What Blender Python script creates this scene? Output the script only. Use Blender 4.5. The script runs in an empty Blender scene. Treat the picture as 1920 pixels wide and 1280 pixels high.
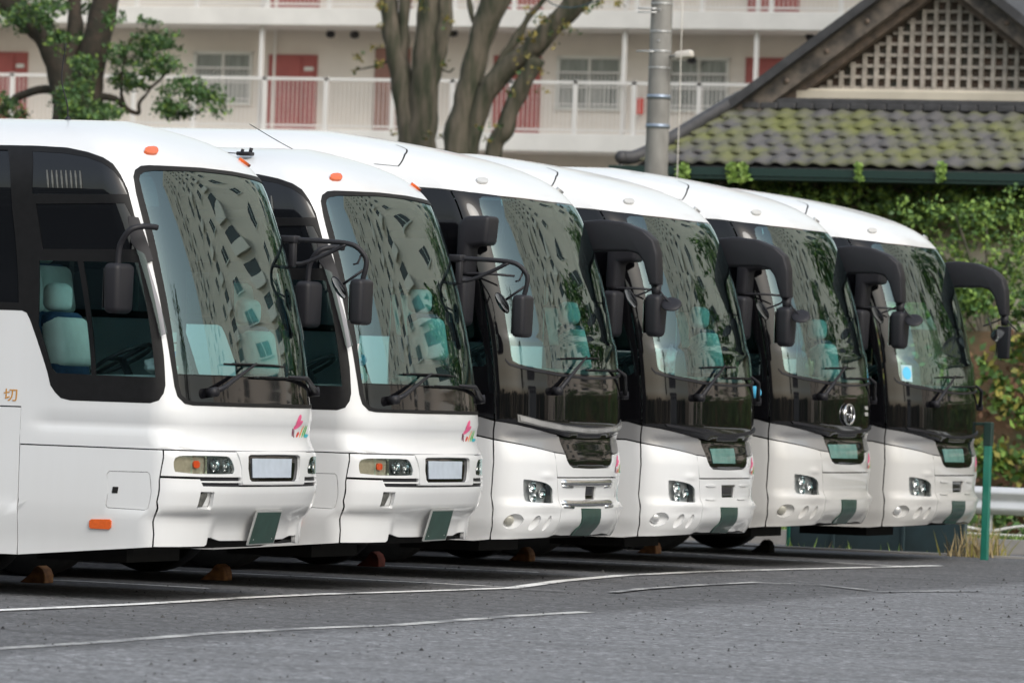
import bpy, bmesh, math, random
import numpy as np
from mathutils import Vector, Matrix, noise
from mathutils.geometry import delaunay_2d_cdt
R=math.radians
random.seed(7); rng=np.random.default_rng(7)
SC=bpy.context.scene; COL=SC.collection
# ------------------------------------------------------------------ camera
F=10600.; H=1.5; PITCH=R(.5025); ROLL=R(2.0); PHI=R(20.977); CX=15.86
cd=bpy.data.cameras.new('camera'); cam=bpy.data.objects.new('camera',cd); COL.objects.link(cam); SC.camera=cam
cd.sensor_width=36; cd.lens=F/1920*36; cd.clip_start=.5; cd.clip_end=900
fw=Vector((-math.sin(PHI)*math.cos(PITCH),math.cos(PHI)*math.cos(PITCH),math.sin(PITCH)))
rt=Vector((math.cos(PHI),math.sin(PHI),0)); up=rt.cross(fw)
cr,sr=math.cos(ROLL),math.sin(ROLL)
r2=rt*cr+up*sr; u2=up*cr-rt*sr          # scene appears turned clockwise
M=Matrix((r2,u2,-fw)).transposed().to_4x4(); M.translation=Vector((CX,0,H)); cam.matrix_world=M
cd.dof.use_dof=True; cd.dof.focus_distance=41.5; cd.dof.aperture_fstop=4.5
# ------------------------------------------------------------------ sky, sun, exposure
W=bpy.data.worlds.new('World'); SC.world=W; W.use_nodes=True; nt=W.node_tree; nt.nodes.clear()
sky=nt.nodes.new('ShaderNodeTexSky'); sky.sky_type='NISHITA'; sky.sun_disc=False
SUN_EL,SUN_AZ=R(42),R(-36)     # azimuth from +X
sky.sun_elevation=SUN_EL; sky.sun_rotation=R(90)-SUN_AZ; sky.air_density=2.0; sky.dust_density=4.0; sky.ozone_density=2.5
hs=nt.nodes.new('ShaderNodeHueSaturation'); hs.inputs['Saturation'].default_value=.55
bg=nt.nodes.new('ShaderNodeBackground'); bg.inputs['Strength'].default_value=.15
wo=nt.nodes.new('ShaderNodeOutputWorld')
nt.links.new(sky.outputs[0],hs.inputs['Color']); nt.links.new(hs.outputs[0],bg.inputs['Color']); nt.links.new(bg.outputs[0],wo.inputs[0])
sl=bpy.data.lights.new('sun','SUN'); sl.energy=.8; sl.angle=R(25); sl.color=(1,.99,.97)
so=bpy.data.objects.new('sun',sl); COL.objects.link(so)
sd=Vector((math.cos(SUN_EL)*math.cos(SUN_AZ),math.cos(SUN_EL)*math.sin(SUN_AZ),math.sin(SUN_EL)))
so.rotation_euler=sd.to_track_quat('Z','Y').to_euler(); so.location=(0,0,60)
SC.view_settings.view_transform='Standard'; SC.view_settings.look='None'; SC.view_settings.gamma=1; SC.view_settings.exposure=0.46
SC.view_settings.use_curve_mapping=False
SC.render.engine='CYCLES'
try: SC.cycles.transparent_max_bounces=12; SC.cycles.max_bounces=8; SC.cycles.glossy_bounces=4
except: pass
GZ=-.04
# ------------------------------------------------------------------ pixel <-> place helpers (measured from the photograph, 1920 px wide)
def ray(px,py):
    a,b=px-960,py-640
    x=(a*cr+b*sr)/F; y=-(-a*sr+b*cr)/F
    d=math.cos(PITCH)-y*math.sin(PITCH); h=math.sin(PITCH)+y*math.cos(PITCH)
    c_,s_=math.cos(PHI),math.sin(PHI)
    return Vector((x*c_-d*s_, x*s_+d*c_, h))
def at(px,py,Y):
    r=ray(px,py); return Vector((CX,0,H))+r*(Y/r.y)
def onz(px,py,Z=GZ):
    r=ray(px,py); return Vector((CX,0,H))+r*((Z-H)/r.z)
# ------------------------------------------------------------------ object helpers
def tag(o,label=None,cat=None,group=None,kind=None):
    if label: o['label']=label
    if cat: o['category']=cat
    if group: o['group']=group
    if kind: o['kind']=kind
    return o
def empty(name,loc=(0,0,0)):
    o=bpy.data.objects.new(name,None); COL.objects.link(o); o.location=loc; o.empty_display_size=.3; return o
def link(name,me,parent=None,mat=None,loc=None,kind=None):
    o=bpy.data.objects.new(name,me); COL.objects.link(o)
    if parent: o.parent=parent
    if mat is not None and not me.materials: me.materials.append(mat)
    if loc is not None: o.location=loc
    if kind: o['kind']=kind
    return o
def pyd(name,v,f,smooth=False,mat=None,nor=None):
    me=bpy.data.meshes.new(name); me.from_pydata([tuple(map(float,p)) for p in v],[],[tuple(int(i) for i in q) for q in f]); me.validate(); me.update()
    if smooth or nor is not None: me.polygons.foreach_set('use_smooth',[True]*len(me.polygons))
    if nor is not None and len(nor)==len(me.vertices): me.normals_split_custom_set_from_vertices([tuple(map(float,n)) for n in nor])
    if mat: me.materials.append(mat)
    return me
def bmm(name,bm,mat=None,smooth=False):
    me=bpy.data.meshes.new(name); bm.normal_update(); bm.to_mesh(me); bm.free()
    if smooth: me.polygons.foreach_set('use_smooth',[True]*len(me.polygons))
    if mat: me.materials.append(mat)
    return me
def box_bm(bm,c,s,bev=0,seg=2,rot=None):
    r=bmesh.ops.create_cube(bm,size=1); vs=r['verts']
    bmesh.ops.scale(bm,vec=s,verts=vs)
    if bev>0:
        es=list({e for v in vs for e in v.link_edges}); rr=bmesh.ops.bevel(bm,geom=es,offset=bev,segments=seg,affect='EDGES',profile=.5)
        vs=list({v for f in rr['faces'] for v in f.verts}|{v for v in vs if v.is_valid})
    if rot is not None: bmesh.ops.rotate(bm,cent=(0,0,0),matrix=rot,verts=vs)
    bmesh.ops.translate(bm,vec=c,verts=vs); return vs
def box(name,c,s,mat,bev=0,seg=2,rot=None,smooth=False):
    bm=bmesh.new(); box_bm(bm,c,s,bev,seg,rot); return bmm(name,bm,mat,smooth)
def boxes(name,lst,mat,bev=0):
    bm=bmesh.new()
    for c,s in lst: box_bm(bm,c,s,bev,1)
    return bmm(name,bm,mat)
def catmull(P,n=6):
    P=[Vector(p) for p in P]; out=[]
    Q=[P[0]*2-P[1]]+P+[P[-1]*2-P[-2]]
    for i in range(1,len(Q)-2):
        for k in range(n):
            t=k/n; a,b,c,d=Q[i-1:i+3]
            out.append(.5*((2*b)+(-a+c)*t+(2*a-5*b+4*c-d)*t*t+(-a+3*b-3*c+d)*t**3))
    out.append(P[-1]); return out
def tube_bm(bm,P,rad,seg=10,smooth=True,n=6):
    if len(P)>2 and smooth:
        m=len(P)
        if not isinstance(rad,(int,float)):
            rr=[]; 
            for i in range(m-1):
                for k in range(n): rr.append(rad[i]+(rad[i+1]-rad[i])*k/n)
            rr.append(rad[-1]); rad=rr
        P=catmull(P,n)
    P=[Vector(p) for p in P]
    if isinstance(rad,(int,float)): rad=[rad]*len(P)
    rings=[]; ref=None
    for i,p in enumerate(P):
        t=(P[min(i+1,len(P)-1)]-P[max(i-1,0)]).normalized()
        if ref is None: ref=t.orthogonal().normalized()
        ref=(ref-t*ref.dot(t)).normalized(); b=t.cross(ref)
        rings.append([bm.verts.new(p+(ref*math.cos(2*math.pi*k/seg)+b*math.sin(2*math.pi*k/seg))*rad[i]) for k in range(seg)])
    for i in range(len(rings)-1):
        for k in range(seg): bm.faces.new((rings[i][k],rings[i][(k+1)%seg],rings[i+1][(k+1)%seg],rings[i+1][k]))
    bm.faces.new(rings[0][::-1]); bm.faces.new(rings[-1])
def tube(name,P,rad,mat,seg=10,smooth=True,n=6):
    bm=bmesh.new(); tube_bm(bm,P,rad,seg,smooth,n); return bmm(name,bm,mat,True)
def lathe(name,prof,mat,seg=32,axis='Y',c=(0,0,0),caps=False,smooth=True):
    """prof: (radius, position along axis)"""
    v=[];f=[]
    for r,a in prof:
        for k in range(seg):
            t=2*math.pi*k/seg; x,y=r*math.cos(t),r*math.sin(t)
            p={'Y':(x,a,y),'X':(a,x,y),'Z':(x,y,a)}[axis]; v.append((p[0]+c[0],p[1]+c[1],p[2]+c[2]))
    for i in range(len(prof)-1):
        for k in range(seg): f.append((i*seg+k,i*seg+(k+1)%seg,(i+1)*seg+(k+1)%seg,(i+1)*seg+k))
    if caps: f.append(tuple(range(seg))); f.append(tuple(range((len(prof)-1)*seg,len(prof)*seg)))
    me=pyd(name,v,f,smooth,mat)
    bm=bmesh.new(); bm.from_mesh(me); bmesh.ops.recalc_face_normals(bm,faces=bm.faces[:]); bm.to_mesh(me); bm.free()
    return me
def extr(name,poly,axis,a,b,mat,bev=0):
    """polygon in the two other axes, extruded along axis from a to b"""
    bm=bmesh.new()
    def P(p,q): return {'Y':(p[0],q,p[1]),'X':(q,p[0],p[1]),'Z':(p[0],p[1],q)}[axis]
    f=bm.faces.new([bm.verts.new(P(p,a)) for p in poly])
    r=bmesh.ops.extrude_face_region(bm,geom=[f]); vs=[g for g in r['geom'] if isinstance(g,bmesh.types.BMVert)]
    d=Vector(P((0,0),b-a)); bmesh.ops.translate(bm,vec=d,verts=vs)
    bmesh.ops.recalc_face_normals(bm,faces=bm.faces[:])
    if bev: bmesh.ops.bevel(bm,geom=bm.edges[:],offset=bev,segments=3,affect='EDGES',profile=.5)
    return bmm(name,bm,mat,bev>0)
# ------------------------------------------------------------------ materials
def mat(name,col,rough=.5,metal=0,coat=0,spec=.5,emis=None,alpha=None,noise_amt=0,nscale=5,bump=0,bscale=50,col2=None,tr=0,stretch=None,coord='Object'):
    m=bpy.data.materials.new(name); m.use_nodes=True; n=m.node_tree; b=n.nodes['Principled BSDF']
    b.inputs['Base Color'].default_value=(*col,1); b.inputs['Roughness'].default_value=rough; b.inputs['Metallic'].default_value=metal
    b.inputs['Coat Weight'].default_value=coat; b.inputs['Coat Roughness'].default_value=.03; b.inputs['Specular IOR Level'].default_value=spec
    if emis: b.inputs['Emission Color'].default_value=(*emis[0],1); b.inputs['Emission Strength'].default_value=emis[1]
    if tr: b.inputs['Transmission Weight'].default_value=tr
    if noise_amt or col2 or bump:
        tc=n.nodes.new('ShaderNodeTexCoord'); mp=n.nodes.new('ShaderNodeMapping')
        if coord=='World': tc=n.nodes.new('ShaderNodeNewGeometry'); n.links.new(tc.outputs['Position'],mp.inputs[0])
        else: n.links.new(tc.outputs[coord],mp.inputs[0])
        if stretch: mp.inputs['Scale'].default_value=stretch
    if noise_amt or col2:
        nz=n.nodes.new('ShaderNodeTexNoise'); nz.inputs['Scale'].default_value=nscale; nz.inputs['Detail'].default_value=6; n.links.new(mp.outputs[0],nz.inputs['Vector'])
        rp=n.nodes.new('ShaderNodeValToRGB'); e=rp.color_ramp.elements; e[0].position=.35;e[1].position=.68
        c2=col2 if col2 else tuple(c*(1-noise_amt) for c in col)
        e[0].color=(*c2,1); e[1].color=(*col,1); n.links.new(nz.outputs['Fac'],rp.inputs[0]); n.links.new(rp.outputs[0],b.inputs['Base Color'])
    if bump:
        nb=n.nodes.new('ShaderNodeTexNoise'); nb.inputs['Scale'].default_value=bscale; nb.inputs['Detail'].default_value=4; n.links.new(mp.outputs[0],nb.inputs['Vector'])
        bp=n.nodes.new('ShaderNodeBump'); bp.inputs['Strength'].default_value=bump; bp.inputs['Distance'].default_value=.02; n.links.new(nb.outputs['Fac'],bp.inputs['Height']); n.links.new(bp.outputs[0],b.inputs['Normal'])
    if name=='grey_roof_tile': rp.color_ramp.elements[0].position=.32; rp.color_ramp.elements[1].position=.60
    return m
def glassmat(name,tint,ior=1.75,band=None,grough=0.0):
    m=bpy.data.materials.new(name); m.use_nodes=True; n=m.node_tree; n.nodes.clear()
    o=n.nodes.new('ShaderNodeOutputMaterial'); t=n.nodes.new('ShaderNodeBsdfTransparent'); g=n.nodes.new('ShaderNodeBsdfGlossy'); mx=n.nodes.new('ShaderNodeMixShader'); fr=n.nodes.new('ShaderNodeFresnel')
    fr.inputs['IOR'].default_value=ior; g.inputs['Roughness'].default_value=grough; g.inputs['Color'].default_value=(.80,1,1,1); t.inputs['Color'].default_value=(*tint,1)
    if band:
        tc=n.nodes.new('ShaderNodeTexCoord'); sp=n.nodes.new('ShaderNodeSeparateXYZ'); mr=n.nodes.new('ShaderNodeMapRange'); mc=n.nodes.new('ShaderNodeMix'); mc.data_type='RGBA'
        n.links.new(tc.outputs['Object'],sp.inputs[0]); n.links.new(sp.outputs['Z'],mr.inputs['Value']); mr.inputs['From Min'].default_value=band[0]; mr.inputs['From Max'].default_value=band[1]
        mc.inputs['A'].default_value=(*tint,1); mc.inputs['B'].default_value=(*band[2],1); n.links.new(mr.outputs[0],mc.inputs['Factor']); n.links.new(mc.outputs['Result'],t.inputs['Color'])
    tc2=n.nodes.new('ShaderNodeTexCoord'); nz=n.nodes.new('ShaderNodeTexNoise'); nz.inputs['Scale'].default_value=1.6; nz.inputs['Detail'].default_value=1
    bp=n.nodes.new('ShaderNodeBump'); bp.inputs['Strength'].default_value=.022; bp.inputs['Distance'].default_value=.04
    n.links.new(tc2.outputs['Object'],nz.inputs['Vector']); n.links.new(nz.outputs['Fac'],bp.inputs['Height']); n.links.new(bp.outputs[0],g.inputs['Normal']); n.links.new(bp.outputs[0],fr.inputs['Normal'])
    n.links.new(fr.outputs[0],mx.inputs[0]); n.links.new(t.outputs[0],mx.inputs[1]); n.links.new(g.outputs[0],mx.inputs[2]); n.links.new(mx.outputs[0],o.inputs[0])
    return m
def paintmat(name,col,low,streak=.06,coat=.6):
    m=mat(name,col,.32,coat=coat); n=m.node_tree; b=n.nodes['Principled BSDF']
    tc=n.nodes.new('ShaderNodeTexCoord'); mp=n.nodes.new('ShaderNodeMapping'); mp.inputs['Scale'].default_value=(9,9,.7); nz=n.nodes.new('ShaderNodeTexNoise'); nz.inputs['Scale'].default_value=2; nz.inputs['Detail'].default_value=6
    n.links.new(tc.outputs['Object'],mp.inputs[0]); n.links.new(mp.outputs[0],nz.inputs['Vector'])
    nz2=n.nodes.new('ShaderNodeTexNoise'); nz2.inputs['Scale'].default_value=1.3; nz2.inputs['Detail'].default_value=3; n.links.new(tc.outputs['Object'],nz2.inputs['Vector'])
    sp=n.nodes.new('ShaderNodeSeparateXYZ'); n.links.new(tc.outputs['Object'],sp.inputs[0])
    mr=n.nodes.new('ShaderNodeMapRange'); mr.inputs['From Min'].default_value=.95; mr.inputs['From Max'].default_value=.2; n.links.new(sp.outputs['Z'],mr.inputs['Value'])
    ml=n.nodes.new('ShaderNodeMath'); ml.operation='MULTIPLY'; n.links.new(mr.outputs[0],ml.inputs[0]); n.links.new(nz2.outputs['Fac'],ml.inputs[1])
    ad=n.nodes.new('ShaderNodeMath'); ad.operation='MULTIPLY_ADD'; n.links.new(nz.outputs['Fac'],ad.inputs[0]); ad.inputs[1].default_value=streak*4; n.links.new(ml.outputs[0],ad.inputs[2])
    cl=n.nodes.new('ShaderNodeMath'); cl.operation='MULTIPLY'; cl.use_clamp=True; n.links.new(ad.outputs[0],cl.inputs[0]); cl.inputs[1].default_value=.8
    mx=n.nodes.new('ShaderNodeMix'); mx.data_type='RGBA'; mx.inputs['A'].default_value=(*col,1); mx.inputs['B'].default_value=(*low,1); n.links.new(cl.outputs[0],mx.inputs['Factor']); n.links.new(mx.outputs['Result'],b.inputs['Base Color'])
    return m
MT=dict(
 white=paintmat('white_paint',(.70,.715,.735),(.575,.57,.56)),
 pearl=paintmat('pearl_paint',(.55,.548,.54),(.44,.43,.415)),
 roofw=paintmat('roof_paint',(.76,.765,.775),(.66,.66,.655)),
 silver=mat('silver_paint',(.27,.272,.28),.33,.35,coat=.5),
 gloss=mat('gloss_black',(.004,.004,.005),.05,coat=.0,spec=.5),
 glossw=mat('smoked_pane',(.007,.008,.010),.04,spec=.55,bump=.02,bscale=2.2),
 rubber=mat('black_rubber',(.010,.010,.011),.5,spec=.22,noise_amt=.3,nscale=20),
 plast=mat('black_plastic',(.016,.016,.020),.5,spec=.3,bump=.05,bscale=400),
 gap=mat('dark_gap',(.004,.004,.004),.9),
 under=mat('underbody',(.010,.010,.010),.85,noise_amt=.4,nscale=8),
 chrome=mat('chrome',(.75,.76,.77),.12,1),
 chromed=mat('dull_chrome',(.62,.63,.64),.3,.55),
 mirror=mat('mirror_glass',(.7,.72,.72),.03,1),
 lens=glassmat('clear_lens',(.95,.96,.96),1.4),
 lensy=glassmat('aged_lens',(.93,.91,.84),1.45),
 amber=mat('amber_lens',(.75,.13,.02),.2,coat=.6,noise_amt=.15,nscale=60),
 amberin=mat('amber_bulb',(.8,.10,.02),.35,coat=.3),
 beige=mat('aged_reflector',(.42,.41,.36),.35,.15,noise_amt=.2,nscale=30),
 greyr=mat('grey_reflector',(.16,.18,.19),.25,.5,noise_amt=.4,nscale=25),
 stripb=mat('strip_frame',(.20,.20,.20),.3,.4), stripl=mat('strip_lens_grey',(.36,.36,.355),.15,coat=.6,noise_amt=.3,nscale=6),
 fogl=mat('grey_fog_lens',(.13,.13,.12),.2,coat=.5,noise_amt=.4,nscale=40),
 glassA=glassmat('windscreen_glass',(.55,.92,.91),2.45,(2.66,2.85,(.20,.55,.60))),
 glassB=glassmat('windscreen_glass_b',(.55,.92,.91),2.45,(2.84,3.04,(.18,.52,.56))),
 glassS=glassmat('side_glass',(.74,.95,.97),1.45),
 glassD=glassmat('dark_glass',(.05,.06,.07),1.6),
 smoke=glassmat('smoked_visor',(.30,.26,.30),1.6),
 platep=mat('route_plate',(.55,.62,.72),.25,coat=.6,noise_amt=.12,nscale=9),
 platet=mat('teal_plate',(.12,.27,.25),.25,coat=.6,noise_amt=.25,nscale=10),
 green=mat('green_plate',(.020,.062,.048),.45,coat=.35,noise_amt=.3,nscale=10),
 tin=mat('plate_rim',(.55,.56,.55),.35,.6),
 pink=mat('logo_pink',(.72,.10,.25),.4), red=mat('logo_red',(.6,.05,.03),.4), orange=mat('logo_orange',(.8,.30,.03),.4),
 lgreen=mat('logo_green',(.10,.42,.05),.4), lblue=mat('logo_blue',(.02,.38,.48),.4), maroon=mat('logo_maroon',(.16,.02,.06),.4),
 kanji=mat('orange_lettering',(.52,.25,.05),.5),
 seat=mat('seat_blue',(.02,.05,.12),.8,noise_amt=.3,nscale=20), seatw=mat('seat_cover',(.74,.70,.67),.8,noise_amt=.1,nscale=10),
 dash=mat('dashboard_grey',(.50,.54,.53),.6), inner=mat('cabin_lining',(.74,.76,.75),.8), floor=mat('cabin_floor',(.32,.33,.33),.8),
 cloth=mat('white_cloth',(.75,.75,.72),.9,bump=.4,bscale=15), blue=mat('blue_print',(.02,.30,.72),.4), lbl=mat('light_blue',(.10,.50,.78),.45), card=mat('white_card',(.8,.8,.8),.6),
 tyre=mat('tyre_rubber',(.012,.012,.012),.8,noise_amt=.2,nscale=30), rim=mat('steel_rim',(.35,.35,.36),.4,.7,noise_amt=.3,nscale=12),
 chock=mat('orange_wood',(.36,.17,.06),.75,col2=(.16,.07,.03),nscale=14), chockred=mat('red_chock',(.30,.07,.04),.75,col2=(.15,.04,.03),nscale=9), lampw=mat('lamp_white',(.52,.52,.51),.25,coat=.5),
)
# ------------------------------------------------------------------ bus body surface
SP={
'A':dict(a=.345,p=4.0,q=2.0,w=1.245,zs=2.62,zt=3.315,m=3.5,n=2.3,L=.6,k=.8,sl=.38,
  prof=[(.2,-.16),(.33,-.155),(.50,-.14),(.54,-.128),(.6,-.065),(.72,-.034),(.82,-.036),(.98,-.04),(1.01,-.058),(1.08,-.1),(1.166,-.103),(1.225,-.085),(1.33,-.096),(1.55,-.13),(1.81,-.178),(2.27,-.288),(2.62,-.397)]),
'B':dict(a=.395,p=3.6,q=2.0,w=1.245,zs=2.62,zt=3.63,m=3.0,n=2.3,L=1.8,k=.8,sl=.38,
  prof=[(.2,-.26),(.316,-.224),(.378,-.176),(.474,-.137),(.57,-.135),(.656,-.160),(.746,-.154),(.95,-.148),(1.03,-.162),(1.12,-.19),(1.19,-.19),(1.26,-.180),(1.55,-.187),(1.724,-.216),(2.076,-.277),(2.388,-.343),(2.62,-.41)]),
}
def sst(x,a,b):
    t=np.clip((x-a)/(b-a),0,1); return t*t*(3-2*t)
def dispA(u,v):
    au=np.abs(u)
    d=-.016*np.exp(-((v-1.165)/.05)**2)*sst(au,.75,.97)*(1-sst(au,1.72,1.95))
    d=d-.032*(1-sst(v,.44,.565))*(1-sst(au,.46,.57))
    d=d-.02*(1-sst(v,.30,.56))*sst(au,.9,1.0)
    d=d+.006*np.exp(-((v-.57)/.012)**2)*sst(au,.55,.7)
    return d
def dispB(u,v):
    au=np.abs(u)
    d=-.028*(1-sst(v,.30,.48))*sst(au,.8,1.0)
    d=d+.010*np.exp(-((au-.60)/.06)**2-((v-.835)/.025)**2)
    d=d+.026*np.exp(-((au-.62)/.17)**2-((v-.575)/.028)**2)
    d=d-.03*(1-sst(v,.34,.46))*(1-sst(au,.38,.52))
    d=d+.018*sst(v,1.15,1.20)*(1-sst(v,1.9,2.0))*(1-sst(au,.80,.92))
    return d
SP['A']['disp']=dispA; SP['B']['disp']=dispB
for S in SP.values():
    th=np.linspace(-np.pi/2,np.pi/2,4001)
    y=np.sign(th)*np.abs(np.sin(th))**(2/S['p']); x=-S['a']+S['a']*np.abs(np.cos(th))**(2/S['q'])-.028*y*y
    q=np.concatenate([[0],np.cumsum(np.hypot(np.diff(x),np.diff(y)*S['w']))]); S['tab']=(q/q[-1]*2-1,x,y); S['A']=q[-1]/2
    P=np.array(S['prof']); zz=np.linspace(.2,S['zs'],243); xx=np.interp(zz,P[:,0],P[:,1])
    zb=1.33 if S['zt']<3.4 else 1.50; gl=P[P[:,0]>zb-.001]; gl=np.vstack([gl,[3.0,gl[-1,1]-.38*(3.0-2.62)-.02]]); co=np.polyfit(gl[:,0],gl[:,1],2); k_=np.clip((zz-zb)/.12,0,1); xx=xx*(1-k_)+np.polyval(co,zz)*k_   # one smooth curve for the glass
    for _ in range(2):
        kk=np.array([1,2,3,2,1.])/9; xx=np.convolve(np.pad(xx,2,mode='reflect',reflect_type='odd'),kk,'valid')
    S['X0']=(zz,xx)
def surf0(S,u,v):
    u=np.asarray(u,float);v=np.asarray(v,float)
    t=np.clip(v-S['zs'],0,.99995)*np.pi/2
    st=np.maximum(np.sin(t),1e-12)**(2/S['m'])
    z=np.where(v<=S['zs'],v,S['zs']+(S['zt']-S['zs'])*st)
    w=S['w']*np.maximum(np.cos(t),1e-5)**(2/S['n'])
    xs=np.interp(np.minimum(v,S['zs']),*S['X0']); h=np.maximum(z-S['zs'],0)
    X0=xs-S['sl']*h-S['L']*(np.clip(h/(S['zt']-S['zs']),0,1)**(1/S['k']*4))
    uu=np.clip(u,-1,1)
    X=X0+np.interp(uu,S['tab'][0],S['tab'][1])-np.maximum(np.abs(u)-1,0)
    return np.stack([X,w*np.interp(uu,S['tab'][0],S['tab'][2]),z],-1)
KT=1.25
def to_m(S,u,v):
    u=np.asarray(u,float);v=np.asarray(v,float)
    s=np.where(np.abs(u)<=1,u*S['A'],np.sign(u)*(S['A']+np.abs(u)-1)); t=np.where(v<=S['zs'],v,S['zs']+KT*np.maximum(v-S['zs'],0)**(2/S['m']))
    return s,t
def from_m(S,s,t):
    A=S['A']; u=np.where(np.abs(s)<=A,s/A,np.sign(s)*(1+np.abs(s)-A)); v=np.where(t<=S['zs'],t,S['zs']+(np.maximum(t-S['zs'],0)/KT)**(S['m']/2))
    return u,np.minimum(v,S['zs']+.9999)
def smv(S,s,t):
    u,v=from_m(S,s,t); return surf0(S,u,v)
def surfn(S,s,t,off=0,dz=None):
    """position (with relief) and normal at metric coordinates"""
    e=4e-3
    def raw_n(s,t):
        a=smv(S,s+e,t)-smv(S,s-e,t); b=smv(S,s,t+e)-smv(S,s,t-e); n=np.cross(a,b); return n/np.maximum(np.linalg.norm(n,axis=-1,keepdims=True),1e-9)
    def pos(s,t):
        n=raw_n(s,t); u,v=from_m(S,s,t); return smv(S,s,t)+n*S['disp'](u,v)[...,None]
    p=pos(s,t); a=pos(s+e,t)-pos(s-e,t); b=pos(s,t+e)-pos(s,t-e); n=np.cross(a,b); n/=np.maximum(np.linalg.norm(n,axis=-1,keepdims=True),1e-9)
    o=off if np.ndim(off)==0 else np.asarray(off)[...,None]
    return p+n*o,n
def pip(P,poly):
    x,y=P[:,0],P[:,1]; ins=np.zeros(len(P),bool); n=len(poly)
    for i in range(n):
        x1,y1=poly[i]; x2,y2=poly[(i+1)%n]
        c=((y1>y)!=(y2>y)); 
        with np.errstate(divide='ignore',invalid='ignore'): xi=(x2-x1)*(y-y1)/(y2-y1+1e-15)+x1
        ins^=c&(x<xi)
    return ins
def pdist(P,poly):
    d=np.full(len(P),1e9); n=len(poly)
    for i in range(n):
        a=np.array(poly[i]);b=np.array(poly[(i+1)%n]); ab=b-a; L=max(ab@ab,1e-12); t=np.clip(((P-a)@ab)/L,0,1); d=np.minimum(d,np.linalg.norm(P-a-t[:,None]*ab,axis=1))
    return d
def area(p): return .5*sum(p[i][0]*p[(i+1)%len(p)][1]-p[(i+1)%len(p)][0]*p[i][1] for i in range(len(p)))
def inset(poly,d):
    p=poly if area(poly)>0 else poly[::-1]; n=len(p); out=[]
    for i in range(n):
        a=np.array(p[i-1]);b=np.array(p[i]);c=np.array(p[(i+1)%n]); e1=b-a;e2=c-b
        l1,l2=np.linalg.norm(e1),np.linalg.norm(e2)
        if l1<1e-6 or l2<1e-6: continue
        e1/=l1;e2/=l2; n1=np.array([-e1[1],e1[0]]);n2=np.array([-e2[1],e2[0]]); m=n1+n2; k=max(m@m/2,.25); out.append(tuple(b+m/k*d))
    return out
def chaikin(p,n=2,closed=True):
    for _ in range(n):
        q=[]; 
        for i in range(len(p)):
            a=np.array(p[i]);b=np.array(p[(i+1)%len(p)]); q+=[tuple(a*.75+b*.25),tuple(a*.25+b*.75)]
        p=q
    return p
def mir(h): return [(-u,v) for u,v in h][::-1]
def sym(h):
    """left half outline listed from the centre top round to the centre bottom -> full outline"""
    m=[(-u,v) for u,v in h][::-1]
    out=list(h)
    for p in m:
        if abs(p[0])>1e-6: out.append(p)
    return out
def densify(S,p,lim):
    out=[];n=len(p); A=S['A']
    for i in range(n):
        a=np.array(p[i]);b=np.array(p[(i+1)%n]); L=np.linalg.norm(b-a)
        far=min(abs(a[0]),abs(b[0]))>A+.25 and max(a[1],b[1])<S['zs']+.01
        l=.35 if far and abs(a[1]-b[1])<.02*L else lim
        k=max(1,int(math.ceil(L/l)))
        # split at the corner zone for long edges
        for j in range(k): out.append(tuple(a+(b-a)*j/k))
    return out
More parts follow.
